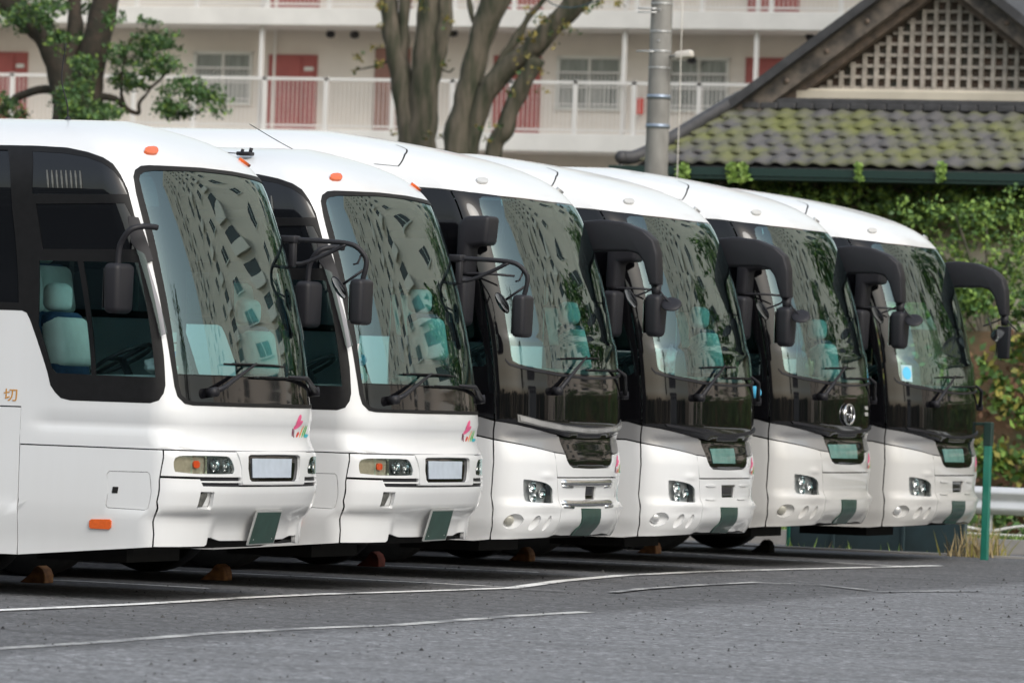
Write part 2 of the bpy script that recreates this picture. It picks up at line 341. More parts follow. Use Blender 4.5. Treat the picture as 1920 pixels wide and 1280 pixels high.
def patch(name,ty,poly,holes=(),off=0,rim=0,g=.05,ins=0,mat=None,smooth_poly=0,hins=0,lim=None):
    S=SP[ty]
    def upright(p):
        # behind the cab, vertical edges stay vertical on the flat side wall whatever the nose profile does
        c=np.interp(1.0,*S['X0']); q=[]
        for i in range(len(p)):
            a,b=p[i],p[(i+1)%len(p)]; k=1
            if min(abs(a[0]),abs(b[0]))>1.895 and abs(a[1]-b[1])>.08 and max(a[1],b[1])<S['zs']+.5: k=int(abs(a[1]-b[1])/.06)+1
            q+=[(a[0]+(b[0]-a[0])*j/k,a[1]+(b[1]-a[1])*j/k) for j in range(k)]
        out=[]
        for u,v in q:
            if abs(u)>1.895:
                x=float(surf0(S,np.array([1.0]),np.array([v]))[0][0])-S['tab'][1][-1]-c; u=math.copysign(abs(u)+max(x,-1.2),u)
            out.append((u,v))
        return out
    poly=upright(poly); holes=[upright(h) for h in holes]
    def conv(p): s,t=to_m(S,[a[0] for a in p],[a[1] for a in p]); return [(float(a),float(b)) for a,b in zip(s,t)]
    po=conv(poly); po=po if area(po)>0 else po[::-1]
    if smooth_poly: po=chaikin(po,smooth_poly)
    if ins: po=inset(po,ins)
    hs=[]
    for h in holes:
        h=conv(h); h=h if area(h)>0 else h[::-1]
        if smooth_poly: h=chaikin(h,smooth_poly)
        if hins: h=inset(h,-hins)
        hs.append(h)
    lim=lim or g
    po=densify(S,po,lim); hs=[densify(S,h,lim) for h in hs]
    s0,s1=min(a for a,b in po),max(a for a,b in po); t0,t1=min(b for a,b in po),max(b for a,b in po)
    A=S['A']
    cols=sorted(set([round(x,4) for x in np.arange(-A-1.15,A+1.1501,g)]+[round(sg*x,4) for sg in(-1,1) for x in np.arange(A+1.3,14,.35)]))
    rows=np.arange(t0+g/2,t1,g)
    Gs,Gt=np.meshgrid([c for c in cols if s0<c<s1],rows); Gp=np.stack([Gs.ravel(),Gt.ravel()],-1)
    if len(Gp):
        k=pip(Gp,po)&(pdist(Gp,po)>g*.35)
        for h in hs: k&=~pip(Gp,h); k&=pdist(Gp,h)>g*.35
        Gp=Gp[k]
    V=[];E=[]
    for lp in [po]+hs:
        b=len(V); V+=lp; E+=[(b+i,b+(i+1)%len(lp)) for i in range(len(lp))]
    V+= [tuple(p) for p in Gp]
    res=delaunay_2d_cdt([Vector(p) for p in V],E,[],0,1e-6)
    vo=np.array([tuple(v) for v in res[0]]); fo=[f for f in res[2]]
    cen=np.array([vo[list(f)].mean(0) for f in fo]); k=pip(cen,po)
    for h in hs: k&=~pip(cen,h)
    fo=[f for f,b in zip(fo,k) if b]
    pos,nor=surfn(S,vo[:,0],vo[:,1],off)
    vv=[tuple(p) for p in pos]; nn=[tuple(p) for p in nor]
    if rim:
        for lp,sg in [(po,1)]+[(h,-1) for h in hs]:
            a=np.array(lp); nx=np.roll(a,-1,0)-np.roll(a,1,0); nx/=np.maximum(np.linalg.norm(nx,axis=1,keepdims=True),1e-9)
            P1,N1=surfn(S,a[:,0],a[:,1],off); P0,_=surfn(S,a[:,0],a[:,1],off-rim)
            on=np.array([nx[:,1],-nx[:,0]]).T*sg
            Q,_=surfn(S,a[:,0]+on[:,0]*.004,a[:,1]+on[:,1]*.004,off); tn=Q-P1; tn/=np.maximum(np.linalg.norm(tn,axis=1,keepdims=True),1e-9)
            b=len(vv); n=len(lp)
            vv+=[tuple(p) for p in P1]+[tuple(p) for p in P0]; nn+=[tuple(p) for p in tn]*2
            for i in range(n):
                j=(i+1)%n
                fo.append((b+i,b+n+i,b+n+j,b+j) if sg>0 else (b+i,b+j,b+n+j,b+n+i))
    me=bpy.data.meshes.new(name); me.from_pydata(vv,[],[tuple(f) for f in fo]); me.update()
    me.polygons.foreach_set('use_smooth',[True]*len(me.polygons))
    me.normals_split_custom_set_from_vertices(nn)
    if mat: me.materials.append(mat)
    return me
def sp(ty,u,v,off=0):
    S=SP[ty]; s,t=to_m(S,[u],[v]); p,n=surfn(S,s,t,off); return Vector(p[0])
def spn(ty,u,v):
    S=SP[ty]; s,t=to_m(S,[u],[v]); p,n=surfn(S,s,t,0); return Vector(n[0])
def ribbon(name,ty,pts,w,mat,off=.0015,step=.05):
    """thin strip lying on the body along a path in (u,v)"""
    S=SP[ty]; s,t=to_m(S,[p[0] for p in pts],[p[1] for p in pts]); P=[]
    for i in range(len(pts)-1):
        L=math.hypot(s[i+1]-s[i],t[i+1]-t[i]); k=max(1,int(L/step))
        for j in range(k): P.append((s[i]+(s[i+1]-s[i])*j/k,t[i]+(t[i+1]-t[i])*j/k))
    P.append((s[-1],t[-1])); P=np.array(P); d=np.gradient(P,axis=0); d/=np.linalg.norm(d,axis=1,keepdims=True); nn=np.stack([-d[:,1],d[:,0]],-1)*w/2
    a,na=surfn(S,P[:,0]+nn[:,0],P[:,1]+nn[:,1],off); b,nb=surfn(S,P[:,0]-nn[:,0],P[:,1]-nn[:,1],off); n=len(P)
    return pyd(name,list(a)+list(b),[(i+n,i+n+1,i+1,i) for i in range(n-1)],True,mat,list(na)+list(nb))
def plate_pt(ty,u,v):
    S=SP[ty]; return Vector(surf0(S,np.array([u]),np.array([v]))[0])
def flat_plate(name,ty,cor,off,th,mat):
    P=[plate_pt(ty,u,v) for u,v in cor]; n=(P[1]-P[0]).cross(P[3]-P[0]).normalized()
    if n.x<0: n=-n
    a=[p+n*off for p in P]; b=[p+n*(off-th) for p in P]
    return pyd(name,a+b,[(0,1,2,3),(7,6,5,4),(0,4,5,1),(1,5,6,2),(2,6,7,3),(3,7,4,0)],False,mat)
CACHE={}
def part(name,key,fn,parent,mat=None,label=None,kind=None):
    if key not in CACHE: CACHE[key]=fn()
    o=link(name,CACHE[key],parent,mat,kind=kind)
    if label: o['label']=label
    return o
UB=-11.0   # rear end in u
# --- outlines of type A (old style, white)
A_WO=sym([(0,2.828),(-.204,2.828),(-.721,2.81),(-.777,2.801),(-.819,2.773),(-.839,2.735),(-.850,2.663),(-.858,2.564),(-.868,2.244),(-.868,1.876),(-.860,1.604),(-.853,1.445),(-.841,1.373),(-.806,1.327),(-.759,1.317),(-.281,1.315),(0,1.316)])
A_WI=sym([(0,2.803),(-.234,2.802),(-.700,2.779),(-.765,2.766),(-.800,2.745),(-.812,2.722),(-.817,2.657),(-.823,2.567),(-.832,2.244),(-.834,1.876),(-.835,1.6),(-.832,1.527),(0,1.527)])
A_WL=sym([(0,1.522),(-.832,1.522),(-.830,1.445),(-.82,1.385),(-.79,1.350),(-.745,1.340),(0,1.340)])
A_SO=[(-11.0,2.942),(-1.42,2.945),(-1.189,2.933),(-1.047,2.896),(-.964,2.854),(-.926,2.809),(-.903,2.738),(-.889,2.672),(-.897,2.551),(-.899,2.258),(-.894,1.892),(-.893,1.65),(-.900,1.447),(-.912,1.392),(-.94,1.341),(-.985,1.320),(-1.586,1.319),(-1.657,1.333),(-1.697,1.372),(-1.727,1.419),(-1.743,1.515),(-1.825,1.867),(-1.842,1.915),(-1.875,1.930),(-11.0,1.931)][::-1]
A_DG=[(-1.666,2.281),(-.94,2.285),(-.945,1.764),(-.947,1.5),(-1.388,1.502),(-1.675,1.506),(-1.708,1.54),(-1.768,1.836)][::-1]
A_MW=[(-1.575,2.627),(-.925,2.632),(-.906,2.56),(-.93,2.40),(-.946,2.375),(-1.62,2.361)][::-1]
A_VP=[(-1.475,2.893),(-1.227,2.88),(-1.074,2.854),(-.979,2.813),(-.931,2.763),(-.905,2.702),(-.898,2.655),(-1.58,2.650)][::-1]
A_HL=[(-.895,.887),(-.895,.936),(-.878,.962),(-.828,.971),(-.547,.972),(-.503,.958),(-.466,.896),(-.462,.863),(-.480,.845),(-.885,.845)][::-1]
A_PB=sym([(0,.982),(-.30,.980),(-.328,.970),(-.330,.885),(-.312,.813),(-.288,.795),(0,.795)])
A_HATCH=[(-1.345,.821),(-1.327,.841),(-1.04,.846),(-1.022,.831),(-.995,.601),(-1.006,.587),(-1.293,.592),(-1.318,.612)][::-1]
A_FOG=[(-.733,.607),(-.736,.722),(-.638,.722),(-.626,.597)][::-1]
def wheels(root,ty,bz):
    r=.49
    for X,inn in ((-2.98,0),(-8.9,1)):
        for sg in (-1,1):
            c=(X,sg*1.07,r+GZ-bz)
            k=('wheel',X,sg)
            def fn(c=c,sg=sg): return lathe('wheel',[(r*.60,-.13),(r*.93,-.145),(r*.985,-.12),(r,-.09),(r,.09),(r*.985,.12),(r*.93,.145),(r*.60,.13)],MT['tyre'],40,'Y')
            w=part('wheel','tyre',fn,root); w.location=c
            def fr(): return lathe('rim',[(r*.60,.10),(r*.56,.11),(r*.50,.03),(r*.30,.0),(r*.22,.06),(.001,.07)],MT['rim'],32,'Y')
            m=part('rim','rim',fr,w); 
            if sg<0: m.rotation_euler=(0,0,math.pi)
def mirror_house(name,key,root,c,size,taper=.9,rz=0,mat=None):
    def fn():
        bm=bmesh.new(); box_bm(bm,(0,0,0),size,min(size)*.33,4)
        for v in bm.verts:
            if v.co.z<0: k=1-(1-taper)*min(1,-v.co.z/(size[2]/2)); v.co.x*=k; v.co.y*=k
        bmesh.ops.rotate(bm,cent=(0,0,0),matrix=Matrix.Rotation(rz,3,'Z'),verts=bm.verts)
        me=bmm(name,bm,mat or MT['plast'],True); return me
    o=part(name,key,fn,root); o.location=c
    def fg():
        bm=bmesh.new(); box_bm(bm,(-size[0]/2-.004,0,-size[2]*.02),(.006,size[1]*.8,size[2]*.8),.002,1)
        bmesh.ops.rotate(bm,cent=(0,0,0),matrix=Matrix.Rotation(rz,3,'Z'),verts=bm.verts); return bmm('mirror_glass',bm,MT['mirror'])
    part('mirror_glass',key+'g',fg,o); return o
def round_mirror(key,root,c,n,r):
    n=Vector(n).normalized()
    def fn():
        me=lathe('round_mirror',[(.001,-.014),(r*.6,-.012),(r*.93,-.007),(r,0),(r*1.0,.004),(r*.93,.006)],MT['plast'],28,'Z'); me.transform(n.to_track_quat('Z','Y').to_matrix().to_4x4()); return me
    o=part('round_mirror',key,fn,root); o.location=c
    def fg():
        me=lathe('mirror_glass',[(r*.94,.005),(r*.6,.010),(r*.3,.012),(.001,.013)],MT['mirror'],28,'Z'); me.transform(n.to_track_quat('Z','Y').to_matrix().to_4x4()); return me
    part('mirror_glass',key+'g',fg,o); return o
def wiper(ty,key,root,piv,mid,blade,knee=None):
    def fa():
        bm=bmesh.new(); P=[sp(ty,*piv,.05)]+([sp(ty,*knee,.06)] if knee else [])+[sp(ty,*mid,.045)]
        tube_bm(bm,P,[.021]+([.017] if knee else [])+[.009],8,smooth=False)
        p=sp(ty,*piv,.0); q=sp(ty,*piv,.075); tube_bm(bm,[p,q],.034,14,False)
        return bmm('wiper_arm',bm,MT['plast'],True)
    a=part('wiper_arm',key+'a',fa,root)
    def fb():
        bm=bmesh.new(); N=10; P=[sp(ty,blade[0][0]+(blade[1][0]-blade[0][0])*i/N,blade[0][1]+(blade[1][1]-blade[0][1])*i/N,.018) for i in range(N+1)]
        tube_bm(bm,P,.008,6,False)
        Q=[sp(ty,blade[0][0]+(blade[1][0]-blade[0][0])*i/N,blade[0][1]+(blade[1][1]-blade[0][1])*i/N+.003,.04-.0009*abs(i-5)**2) for i in range(1,N)]
        tube_bm(bm,Q,.007,6,False)
        for i in (2,4,6,8):
            p=P[i]; tube_bm(bm,[p,Q[i-1]],.010,6,False)
        return bmm('wiper_blade',bm,MT['rubber'],True)
    part('wiper_blade',key+'b',fb,root)
def logo(ty,root,key,us,vs,du,dv):
    """petal emblem: two pink petals, dark feelers and coloured strokes; us,vs lower left corner, du,dv size"""
    def P(L): return [(us+x*du,vs+y*dv) for x,y in L]
    def el(c,L,W,n=16): return [(c[0]+L[0]*math.cos(2*math.pi*k/n)+W[0]*math.sin(2*math.pi*k/n),c[1]+L[1]*math.cos(2*math.pi*k/n)+W[1]*math.sin(2*math.pi*k/n)) for k in range(n)]
    shapes=[('pink',el((.275,.775),(.085,.225),(.080,-.02)),0),('pink',el((.28,.545),(.18,.19),(.085,-.06)),0),
     ('maroon',[(.02,.05),(.06,.05),(.08,.38),(.03,.38)],0),('maroon',[(.09,.0),(.13,.0),(.13,.34),(.10,.34)],0),
     ('red',[(.20,.02),(.28,.0),(.40,.22),(.30,.26)],1),('orange',[(.36,.0),(.42,.0),(.62,.50),(.58,.54)],1),('lgreen',[(.48,.0),(.55,.0),(.74,.50),(.71,.55)],1),('lgreen',[(.60,.02),(.68,.04),(.86,.52),(.82,.56)],1),('lblue',[(.64,.02),(.78,-.02),(.98,.06),(1.0,.14),(.84,.14),(.70,.16)],1)]
    for i,(m,L,sm) in enumerate(shapes):
        part('emblem_stroke',key+str(i),lambda m=m,L=L,sm=sm:patch('emblem_stroke',ty,P(L),off=.003,g=.03,mat=MT[m],smooth_poly=sm),root)
def cabin(root,ty,dz,ws_u=.83):
    """dashboard, driver seat, wheel, floor and passenger seats"""
    S=SP[ty]; xb=-1.15
    def fd():
        us=np.linspace(-.8,.8,25); top=[sp(ty,float(u),dz,-.09) for u in us]
        v=[(p.x,p.y,dz) for p in top]+[(xb,top[-1].y,dz-.02),(xb,top[0].y,dz-.02)]; n=len(v)
        w=[(a,b,dz-.5) for a,b,c in v]
        return pyd('dashboard',v+w,[tuple(range(n))]+[(i,(i+1)%n,(i+1)%n+n,i+n) for i in range(n)],False,MT['dash'])
    part('dashboard',ty+'dash',fd,root)
    part('cabin_floor',ty+'floor',lambda:box('cabin_floor',(-6,0,1.12),(10.4,2.3,.06),MT['floor']),root)
    part('cabin_lining',ty+'bulk',lambda:boxes('cabin_lining',[((-11.2,0,2.1),(.04,2.2,1.9)),((-7.3,1.12,1.9),(7.6,.03,1.5)),((-6.3,-1.12,1.9),(8.2,.03,1.5)),((-6,0,SP[ty]['zt']-.32),(8.5,1.9,.05))],MT['inner']),root)
    def fs(h):
        bm=bmesh.new(); box_bm(bm,(0,0,0),(.50,.50,.16),.06,3); return bm
    def seat_back():
        bm=bmesh.new(); box_bm(bm,(0,0,.32),(.14,.50,.66),.06,3,Matrix.Rotation(R(-10),3,'Y')); return bmm('seat_back',bm,MT['seat'],True)
    def head():
        bm=bmesh.new(); box_bm(bm,(0,0,0),(.14,.29,.20),.065,5); return bmm('headrest',bm,MT['seatw'],True)
    def cover():
        bm=bmesh.new(); box_bm(bm,(.0,0,.43),(.165,.515,.36),.06,3,Matrix.Rotation(R(-10),3,'Y')); return bmm('seat_cover',bm,MT['seatw'],True)
    def cush():
        bm=bmesh.new(); box_bm(bm,(.25,0,0),(.50,.50,.14),.05,3); return bmm('seat_cushion',bm,MT['seat'],True)
    X,Y,Z=-1.40,-.60,dz-.28
    for nm,k,f in (('seat_back','sb',seat_back),('seat_cover','sc',cover),('seat_cushion','cu',cush)):
        o=part(nm,k,f,root); o.location=(X,Y,Z+(.05 if nm!='seat_cushion' else 0))
    o=part('headrest','hd',head,root); o.location=(X-.085,Y,Z+.80)
    for i in range(4):
        for y in (-.88,-.36,.36,.88):
            a=part('passenger_seat','sb',seat_back,root); a.location=(-2.25-.85*i,y,1.66+.04*i); b=part('seat_cover','sc',cover,a); b.location=(.0,0,.02); c=part('headrest','hd',head,a); c.location=(-.1,0,.74)
    def sw():
        bm=bmesh.new(); N=26; P=[(.225*math.cos(2*math.pi*i/N),.225*math.sin(2*math.pi*i/N),0) for i in range(N+1)]; tube_bm(bm,P,.015,8,False)
        tube_bm(bm,[(-.22,0,0),(.22,0,0)],.016,6,False); tube_bm(bm,[(0,0,0),(0,-.22,0)],.016,6,False); tube_bm(bm,[(0,0,0),(0,0,-.35)],.03,8,False)
        me=bmm('steering_wheel',bm,MT['plast'],True); me.transform(Matrix.Rotation(R(28),4,'Y').inverted()); return me
    o=part('steering_wheel','stw',sw,root); o.location=(-.98,-.58,dz+.10)
def underbody(root,ty,low):
    part('underbody',ty+'ub',lambda:boxes('underbody',[((-5.9,0,.47),(10.6,2.2,.34)),((-1.3,0,.29),(.7,.9,.20)),((-2.98,0,.42),(.16,1.9,.16)),((-8.9,0,.42),(.2,1.9,.2)),((-6,0,.28),(4.2,2.1,.2))],MT['under']),root)
    def fr():
        S=SP[ty]; vs=np.linspace(.26,S['zt']-.05,2); 
        v=[]; 
        for vv in list(np.linspace(.26,S['zs'],6))+[S['zs']+x for x in (.02,.08,.2,.4,.7,.95)]: v.append(sp(ty,UB+.02,float(vv),-.005))
        v2=[Vector((p.x,-p.y,p.z)) for p in v][::-1]; a=v+v2
        return pyd('rear_panel',a,[tuple(range(len(a)))],False,MT['white'])
    part('rear_panel',ty+'rear',fr,root)
def arches(v0):
    out=[]
    for X in (-2.98,-8.9):
        uc=-1-( -X-.50); h=[(uc-.60,v0-.1),(uc-.60,.62),(uc-.48,.88),(uc-.25,1.02),(uc+.25,1.02),(uc+.48,.88),(uc+.60,.62),(uc+.60,v0-.1)]; out.append(h)
    return out
def busA(k,loc,label,second=False):
    root=empty('tour_bus',loc); tag(root,label,'bus','white tour buses parked side by side')
    T='A'; bz=loc[2]
    SOm=mir(A_SO)
    zt=SP[T]['zs']+.9999
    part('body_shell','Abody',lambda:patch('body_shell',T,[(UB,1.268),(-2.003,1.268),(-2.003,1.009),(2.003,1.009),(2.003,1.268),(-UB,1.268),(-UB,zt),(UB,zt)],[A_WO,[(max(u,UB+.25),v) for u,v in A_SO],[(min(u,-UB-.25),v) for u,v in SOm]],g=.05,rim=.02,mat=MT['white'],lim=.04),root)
    part('body_frame','Aframe',lambda:patch('body_frame',T,[(UB,.27),(-3.9,.27),(-3.9,1.1),(-2.1,1.1),(-2.1,.27),(-1.1,.30),(-.9,.36),(.9,.36),(1.1,.30),(2.1,.27),(2.1,1.1),(3.9,1.1),(3.9,.27),(-UB,.27),(-UB,1.30),(UB,1.30)],off=-.062,g=.09,mat=MT['gap']),root)
    for sg in (-1,1):
        f=(lambda L:L) if sg<0 else mir
        sd='R' if sg<0 else 'L'
        a1=arches(.2)
        part('side_panel','Asp1'+sd,lambda:patch('side_panel',T,f([(-2.003,.236),(-.910,.330),(-.912,.424),(-.931,.553),(-.965,.646),(-.967,.79),(-.958,.867),(-.941,1.003),(-2.003,1.003)]),[f(A_HATCH)],g=.06,ins=.003,rim=.02,hins=.003,mat=MT['white']),root)
        part('fuel_hatch','Aht'+sd,lambda:patch('fuel_hatch',T,f(A_HATCH),g=.06,ins=.001,rim=.02,mat=MT['white'],off=-.001),root)
        part('hatch_latch','Ahl'+sd,lambda:patch('hatch_latch',T,f([(-1.299,.693),(-1.256,.693),(-1.256,.737),(-1.299,.737)]),off=.002,rim=.003,g=.05,mat=MT['gap']),root)
        uu=[-2.003,-2.38,-3.58,-5.2,-6.8,-8.25,-9.6,UB]
        for i in range(len(uu)-1):
            a,b=uu[i+1],uu[i]
            lo=.225 if i not in(1,5) else 1.03
            if i in (1,5): poly=[(a,1.03),(b,1.03),(b,1.262),(a,1.262)]
            else: poly=[(a,.236),(b,.236),(b,1.262),(a,1.262)]
            part('side_panel','Asp'+str(i+2)+sd,lambda poly=poly:patch('side_panel',T,f(poly),g=.10,ins=.003,rim=.02,mat=MT['white']),root)
        part('side_marker_lamp','Asm'+sd,lambda:patch('side_marker_lamp',T,f([(-1.357,.455),(-1.36,.498),(-1.345,.508),(-1.211,.512),(-1.195,.500),(-1.192,.455),(-1.205,.444),(-1.345,.444)]),off=.014,rim=.014,g=.03,mat=MT['amber']),root)
        # window surround and panes
        dg=f(A_DG); mw=f(A_MW); vp=f(A_VP)
        sur=[(max(u,UB+.25),v) for u,v in A_SO]
        panes=[]; x=-1.80
        edges=[-1.66,-3.25,-4.85,-6.45,-8.05,-9.65,-10.65]
        for i in range(6):
            a,b=edges[i+1]+.02,edges[i]-.02
            top,bot=2.90,1.985
            if i==0: panes.append(f([(a,bot),(-1.89,bot),(-1.66,2.90),(a,top)]))
            else: panes.append(f([(a,bot),(b,bot),(b,top),(a,top)]))
        part('window_surround','Asur'+sd,lambda:patch('window_surround',T,f(sur),[dg,mw,vp]+panes,off=.001,rim=.012,g=.07,mat=MT['rubber'],lim=.05),root)
        g=part('driver_window','Adg'+sd,lambda:patch('driver_window',T,dg,off=-.008,g=.06,mat=MT['glassS'],ins=-.004),root)
        part('window_bar','Adb'+sd,lambda:patch('window_bar',T,f([(-1.405,1.50),(-1.372,1.50),(-1.330,2.285),(-1.372,2.283)]),off=.0,rim=.012,g=.06,mat=MT['rubber']),g)
        part('vent_pane','Amw'+sd,lambda:patch('vent_pane',T,mw,off=-.006,g=.06,mat=MT['glossw'],ins=-.004),root)
        vpn=part('vent_panel','Avp'+sd,lambda:patch('vent_panel',T,vp,off=-.001,g=.06,mat=MT['glossw'],ins=.002,rim=.01),root)
        for j in range(8):
            part('vent_slot','Avs%d'%j+sd,lambda j=j:patch('vent_slot',T,f([(-1.425+.036*j-.02,2.672),(-1.411+.036*j-.02,2.672),(-1.405+.036*j,2.758),(-1.418+.036*j,2.758)]),off=.006,rim=.006,g=.05,mat=MT['fogl'],smooth_poly=1),vpn)
        for i,p in enumerate(panes):
            part('passenger_window','Apw%d'%i+sd,lambda p=p,i=i:patch('passenger_window',T,p,off=-.005,g=.12,mat=MT['glassS'] if (i==0 and sg>0) else MT['glossw'],ins=-.004),root)
        part('wind_visor','Avz'+sd,lambda:patch('wind_visor',T,f([(-.935,2.37),(-.905,2.34),(-.872,1.80),(-.905,1.775)]),off=.045,g=.04,mat=MT['smoke'],rim=.004),root)
        part('pillar_bracket','Apb'+sd,lambda:patch('pillar_bracket',T,f([(-.93,2.60),(-.885,2.59),(-.868,2.30),(-.90,2.28),(-.95,2.42)]),off=.03,g=.04,mat=MT['plast'],rim=.03),root)
        # headlamps
        hl=f(A_HL)
        h=part('headlight','Ahh'+sd,lambda:patch('headlight',T,hl,off=-.040,g=.03,mat=MT['beige'],ins=-.006,smooth_poly=1),root)
        seg=[(-.895,-.791,'lensy','indicator_lens'),(-.785,-.694,'lensy','indicator_lens'),(-.688,-.462,'lens','lamp_lens')]
        tops=dict()
        part('lamp_lens','Al0'+sd,lambda:patch('lamp_lens',T,f([(-.897,.887),(-.897,.936),(-.880,.962),(-.83,.970),(-.791,.970),(-.791,.847),(-.885,.846)]),off=-.006,g=.03,mat=MT['lensy'],rim=.02),h,label='yellowed outer lamp lens')
        part('lamp_lens','Al1'+sd,lambda:patch('lamp_lens',T,f([(-.788,.970),(-.694,.970),(-.694,.847),(-.788,.847)]),off=-.006,g=.03,mat=MT['lensy'],rim=.02),h,label='yellowed lens over an orange bulb')
        part('lamp_lens','Al2'+sd,lambda:patch('lamp_lens',T,f([(-.690,.970),(-.547,.971),(-.503,.957),(-.466,.896),(-.462,.863),(-.480,.846),(-.690,.846)]),off=-.006,g=.03,mat=MT['lens'],rim=.02),h)
        part('indicator_bulb','Ab1'+sd,lambda:patch('indicator_bulb',T,f([(-.777,.885),(-.735,.885),(-.735,.935),(-.777,.935)]),off=-.018,g=.02,rim=.015,mat=MT['amberin'],smooth_poly=1),h)
        part('reflector_panel','Arp'+sd,lambda:patch('reflector_panel',T,f([(-.690,.968),(-.547,.969),(-.505,.955),(-.470,.896),(-.466,.863),(-.482,.848),(-.690,.848)]),off=-.030,g=.03,mat=MT['greyr']),h)
        for j,(ub,rr) in enumerate(((-.630,.050),(-.535,.046))):
            def fb(ub=ub,rr=rr):
                c=sp(T,sg*-ub*1.0 if False else (ub if sg<0 else -ub),.905,-.010); n=spn(T,(ub if sg<0 else -ub),.905)
                me=lathe('reflector_bowl',[(rr,0),(rr*.93,-.008),(rr*.75,-.020),(rr*.45,-.032),(rr*.2,-.036),(rr*.2,-.012),(.001,-.008)],MT['chrome'],22,'Z')
                me.transform(Matrix.Translation(c)@n.to_track_quat('Z','Y').to_matrix().to_4x4()); return me
            part('reflector_bowl','Abw%d'%j+sd,fb,h)
        # fog recess
        fo=part('fog_lamp','Afg'+sd,lambda:patch('fog_lamp',T,f(A_FOG),off=-.035,g=.03,mat=MT['white'],ins=-.004),root)
        part('lamp_lens','Afl'+sd,lambda:patch('lamp_lens',T,f([(-.728,.613),(-.731,.690),(-.714,.714),(-.678,.712),(-.676,.685),(-.692,.613)]),off=-.012,rim=.02,g=.03,mat=MT['fogl']),fo)
        # slats
        for j,(v0,v1) in enumerate(((.786,.797),)):
            part('grille_slat','Ags%d'%j+sd,lambda v0=v0,v1=v1:patch('grille_slat',T,f([(-.734,v0),(-.397,v0),(-.397,v1+.002),(-.740,v1)]),off=-.002,rim=.012,g=.04,mat=MT['white']),root)
        part('roof_marker_lamp','Arm'+sd,lambda:patch('roof_marker_lamp',T,f([(-.690,2.950),(-.585,2.968),(-.590,2.930),(-.628,2.895),(-.720,2.897)]),off=.020,rim=.02,g=.03,mat=MT['amber'],smooth_poly=1),root)
        part('grille_backing','Agb'+sd,lambda:patch('grille_backing',T,f([(-.745,.76),(-.39,.76),(-.39,.825),(-.745,.825)]),off=-.018,g=.05,mat=MT['plast']),root)
    hp=sym([(0,1.001),(-.937,1.001),(-.955,.867),(-.960,.824),(-.74,.8235),(-.40,.8235),(-.396,.768),(0,.766)])
    part('headlight_panel','Ahp',lambda:patch('headlight_panel',T,hp,[chaikin(A_HL,1),chaikin(mir(A_HL),1),A_PB],g=.04,ins=.002,rim=.024,mat=MT['white'],lim=.03),root)
    part('headlight_panel','Ahp2',lambda:patch('headlight_panel',T,sym([(0,1.004),(-.44,1.000),(-.40,.90),(-.39,.775),(0,.775)]),[A_PB],off=.010,g=.04,rim=.012,mat=MT['white'],lim=.03),root)
    bp=sym([(0,.760),(-.402,.760),(-.722,.762),(-.734,.786),(-.744,.810),(-.961,.812),(-.963,.79),(-.960,.646),(-.926,.553),(-.908,.424),(-.905,.333),(-.58,.340),(-.560,.352),(-.553,.40),(-.50,.395),(-.40,.372),(0,.368)])
    part('bumper','Abp',lambda:patch('bumper',T,bp,[A_FOG,mir(A_FOG)],g=.035,ins=.002,rim=.03,mat=MT['white'],lim=.03),root)
    # windscreen
    part('windscreen_seal','Awf',lambda:patch('windscreen_seal',T,A_WO,[A_WI,A_WL],off=.004,g=.05,rim=.02,mat=MT['rubber'],ins=-.002,lim=.04),root)
    ws=part('windscreen','Awg',lambda:patch('windscreen',T,A_WI,off=-.002,g=.04,mat=MT['glassA'],ins=-.006,lim=.04),root)
    part('lower_windscreen','Awl',lambda:patch('lower_windscreen',T,A_WL,off=-.002,g=.04,mat=MT['gloss'],ins=-.008,lim=.04),root)
    # route plate box
    pb=part('route_plate_box','Apbx',lambda:patch('route_plate_box',T,A_PB,off=-.012,g=.05,mat=MT['gloss'],ins=-.003,lim=.03),root)
    part('route_plate','Apl',lambda:patch('route_plate',T,[(-.255,.822),(.225,.822),(.235,.955),(-.258,.957)],off=-.004,g=.05,mat=MT['platep'],rim=.006),pb)
    gp=part('green_plate','Agp',lambda:flat_plate('green_plate',T,[(-.146,.349),(.185,.353),(.160,.592),(-.160,.592)],.020,.012,MT['tin']),root)
    pf=part('plate_face','Agf',lambda:flat_plate('plate_face',T,[(-.134,.360),(.172,.364),(.149,.583),(-.148,.583)],.026,.010,MT['green']),gp)
    part('plate_screw','Ags',lambda:boxes('plate_screw',[(plate_pt(T,u,v)+Vector((.030,0,0)),(.006,.012,.012)) for u,v in ((-.10,.385),(.13,.39),(-.11,.56),(.11,.56))],MT['tin']),pf)
    logo(T,root,'Alg',.315,1.105,.31,.165)
    wiper(T,'Aw1',root,(-.638,1.405),(-.18,1.612),((-.497,1.605),(.211,1.603)),(-.56,1.44))
    wiper(T,'Aw2',root,(.79,1.43),(.22,1.53),((-.188,1.52),(.45,1.516)),(.45,1.52))
    # mirrors
    part('mirror_arm','Amn',lambda:tube('mirror_arm',[(-.44,-1.25,2.53),(-.50,-1.36,2.53),(-.565,-1.42,2.50),(-.63,-1.42,2.41),(-.645,-1.42,2.32),(-.645,-1.42,2.24)],.021,MT['plast']),root)
    mirror_house('mirror_housing','Amh',root,(-.635,-1.42,2.10),(.13,.27,.345),.93)
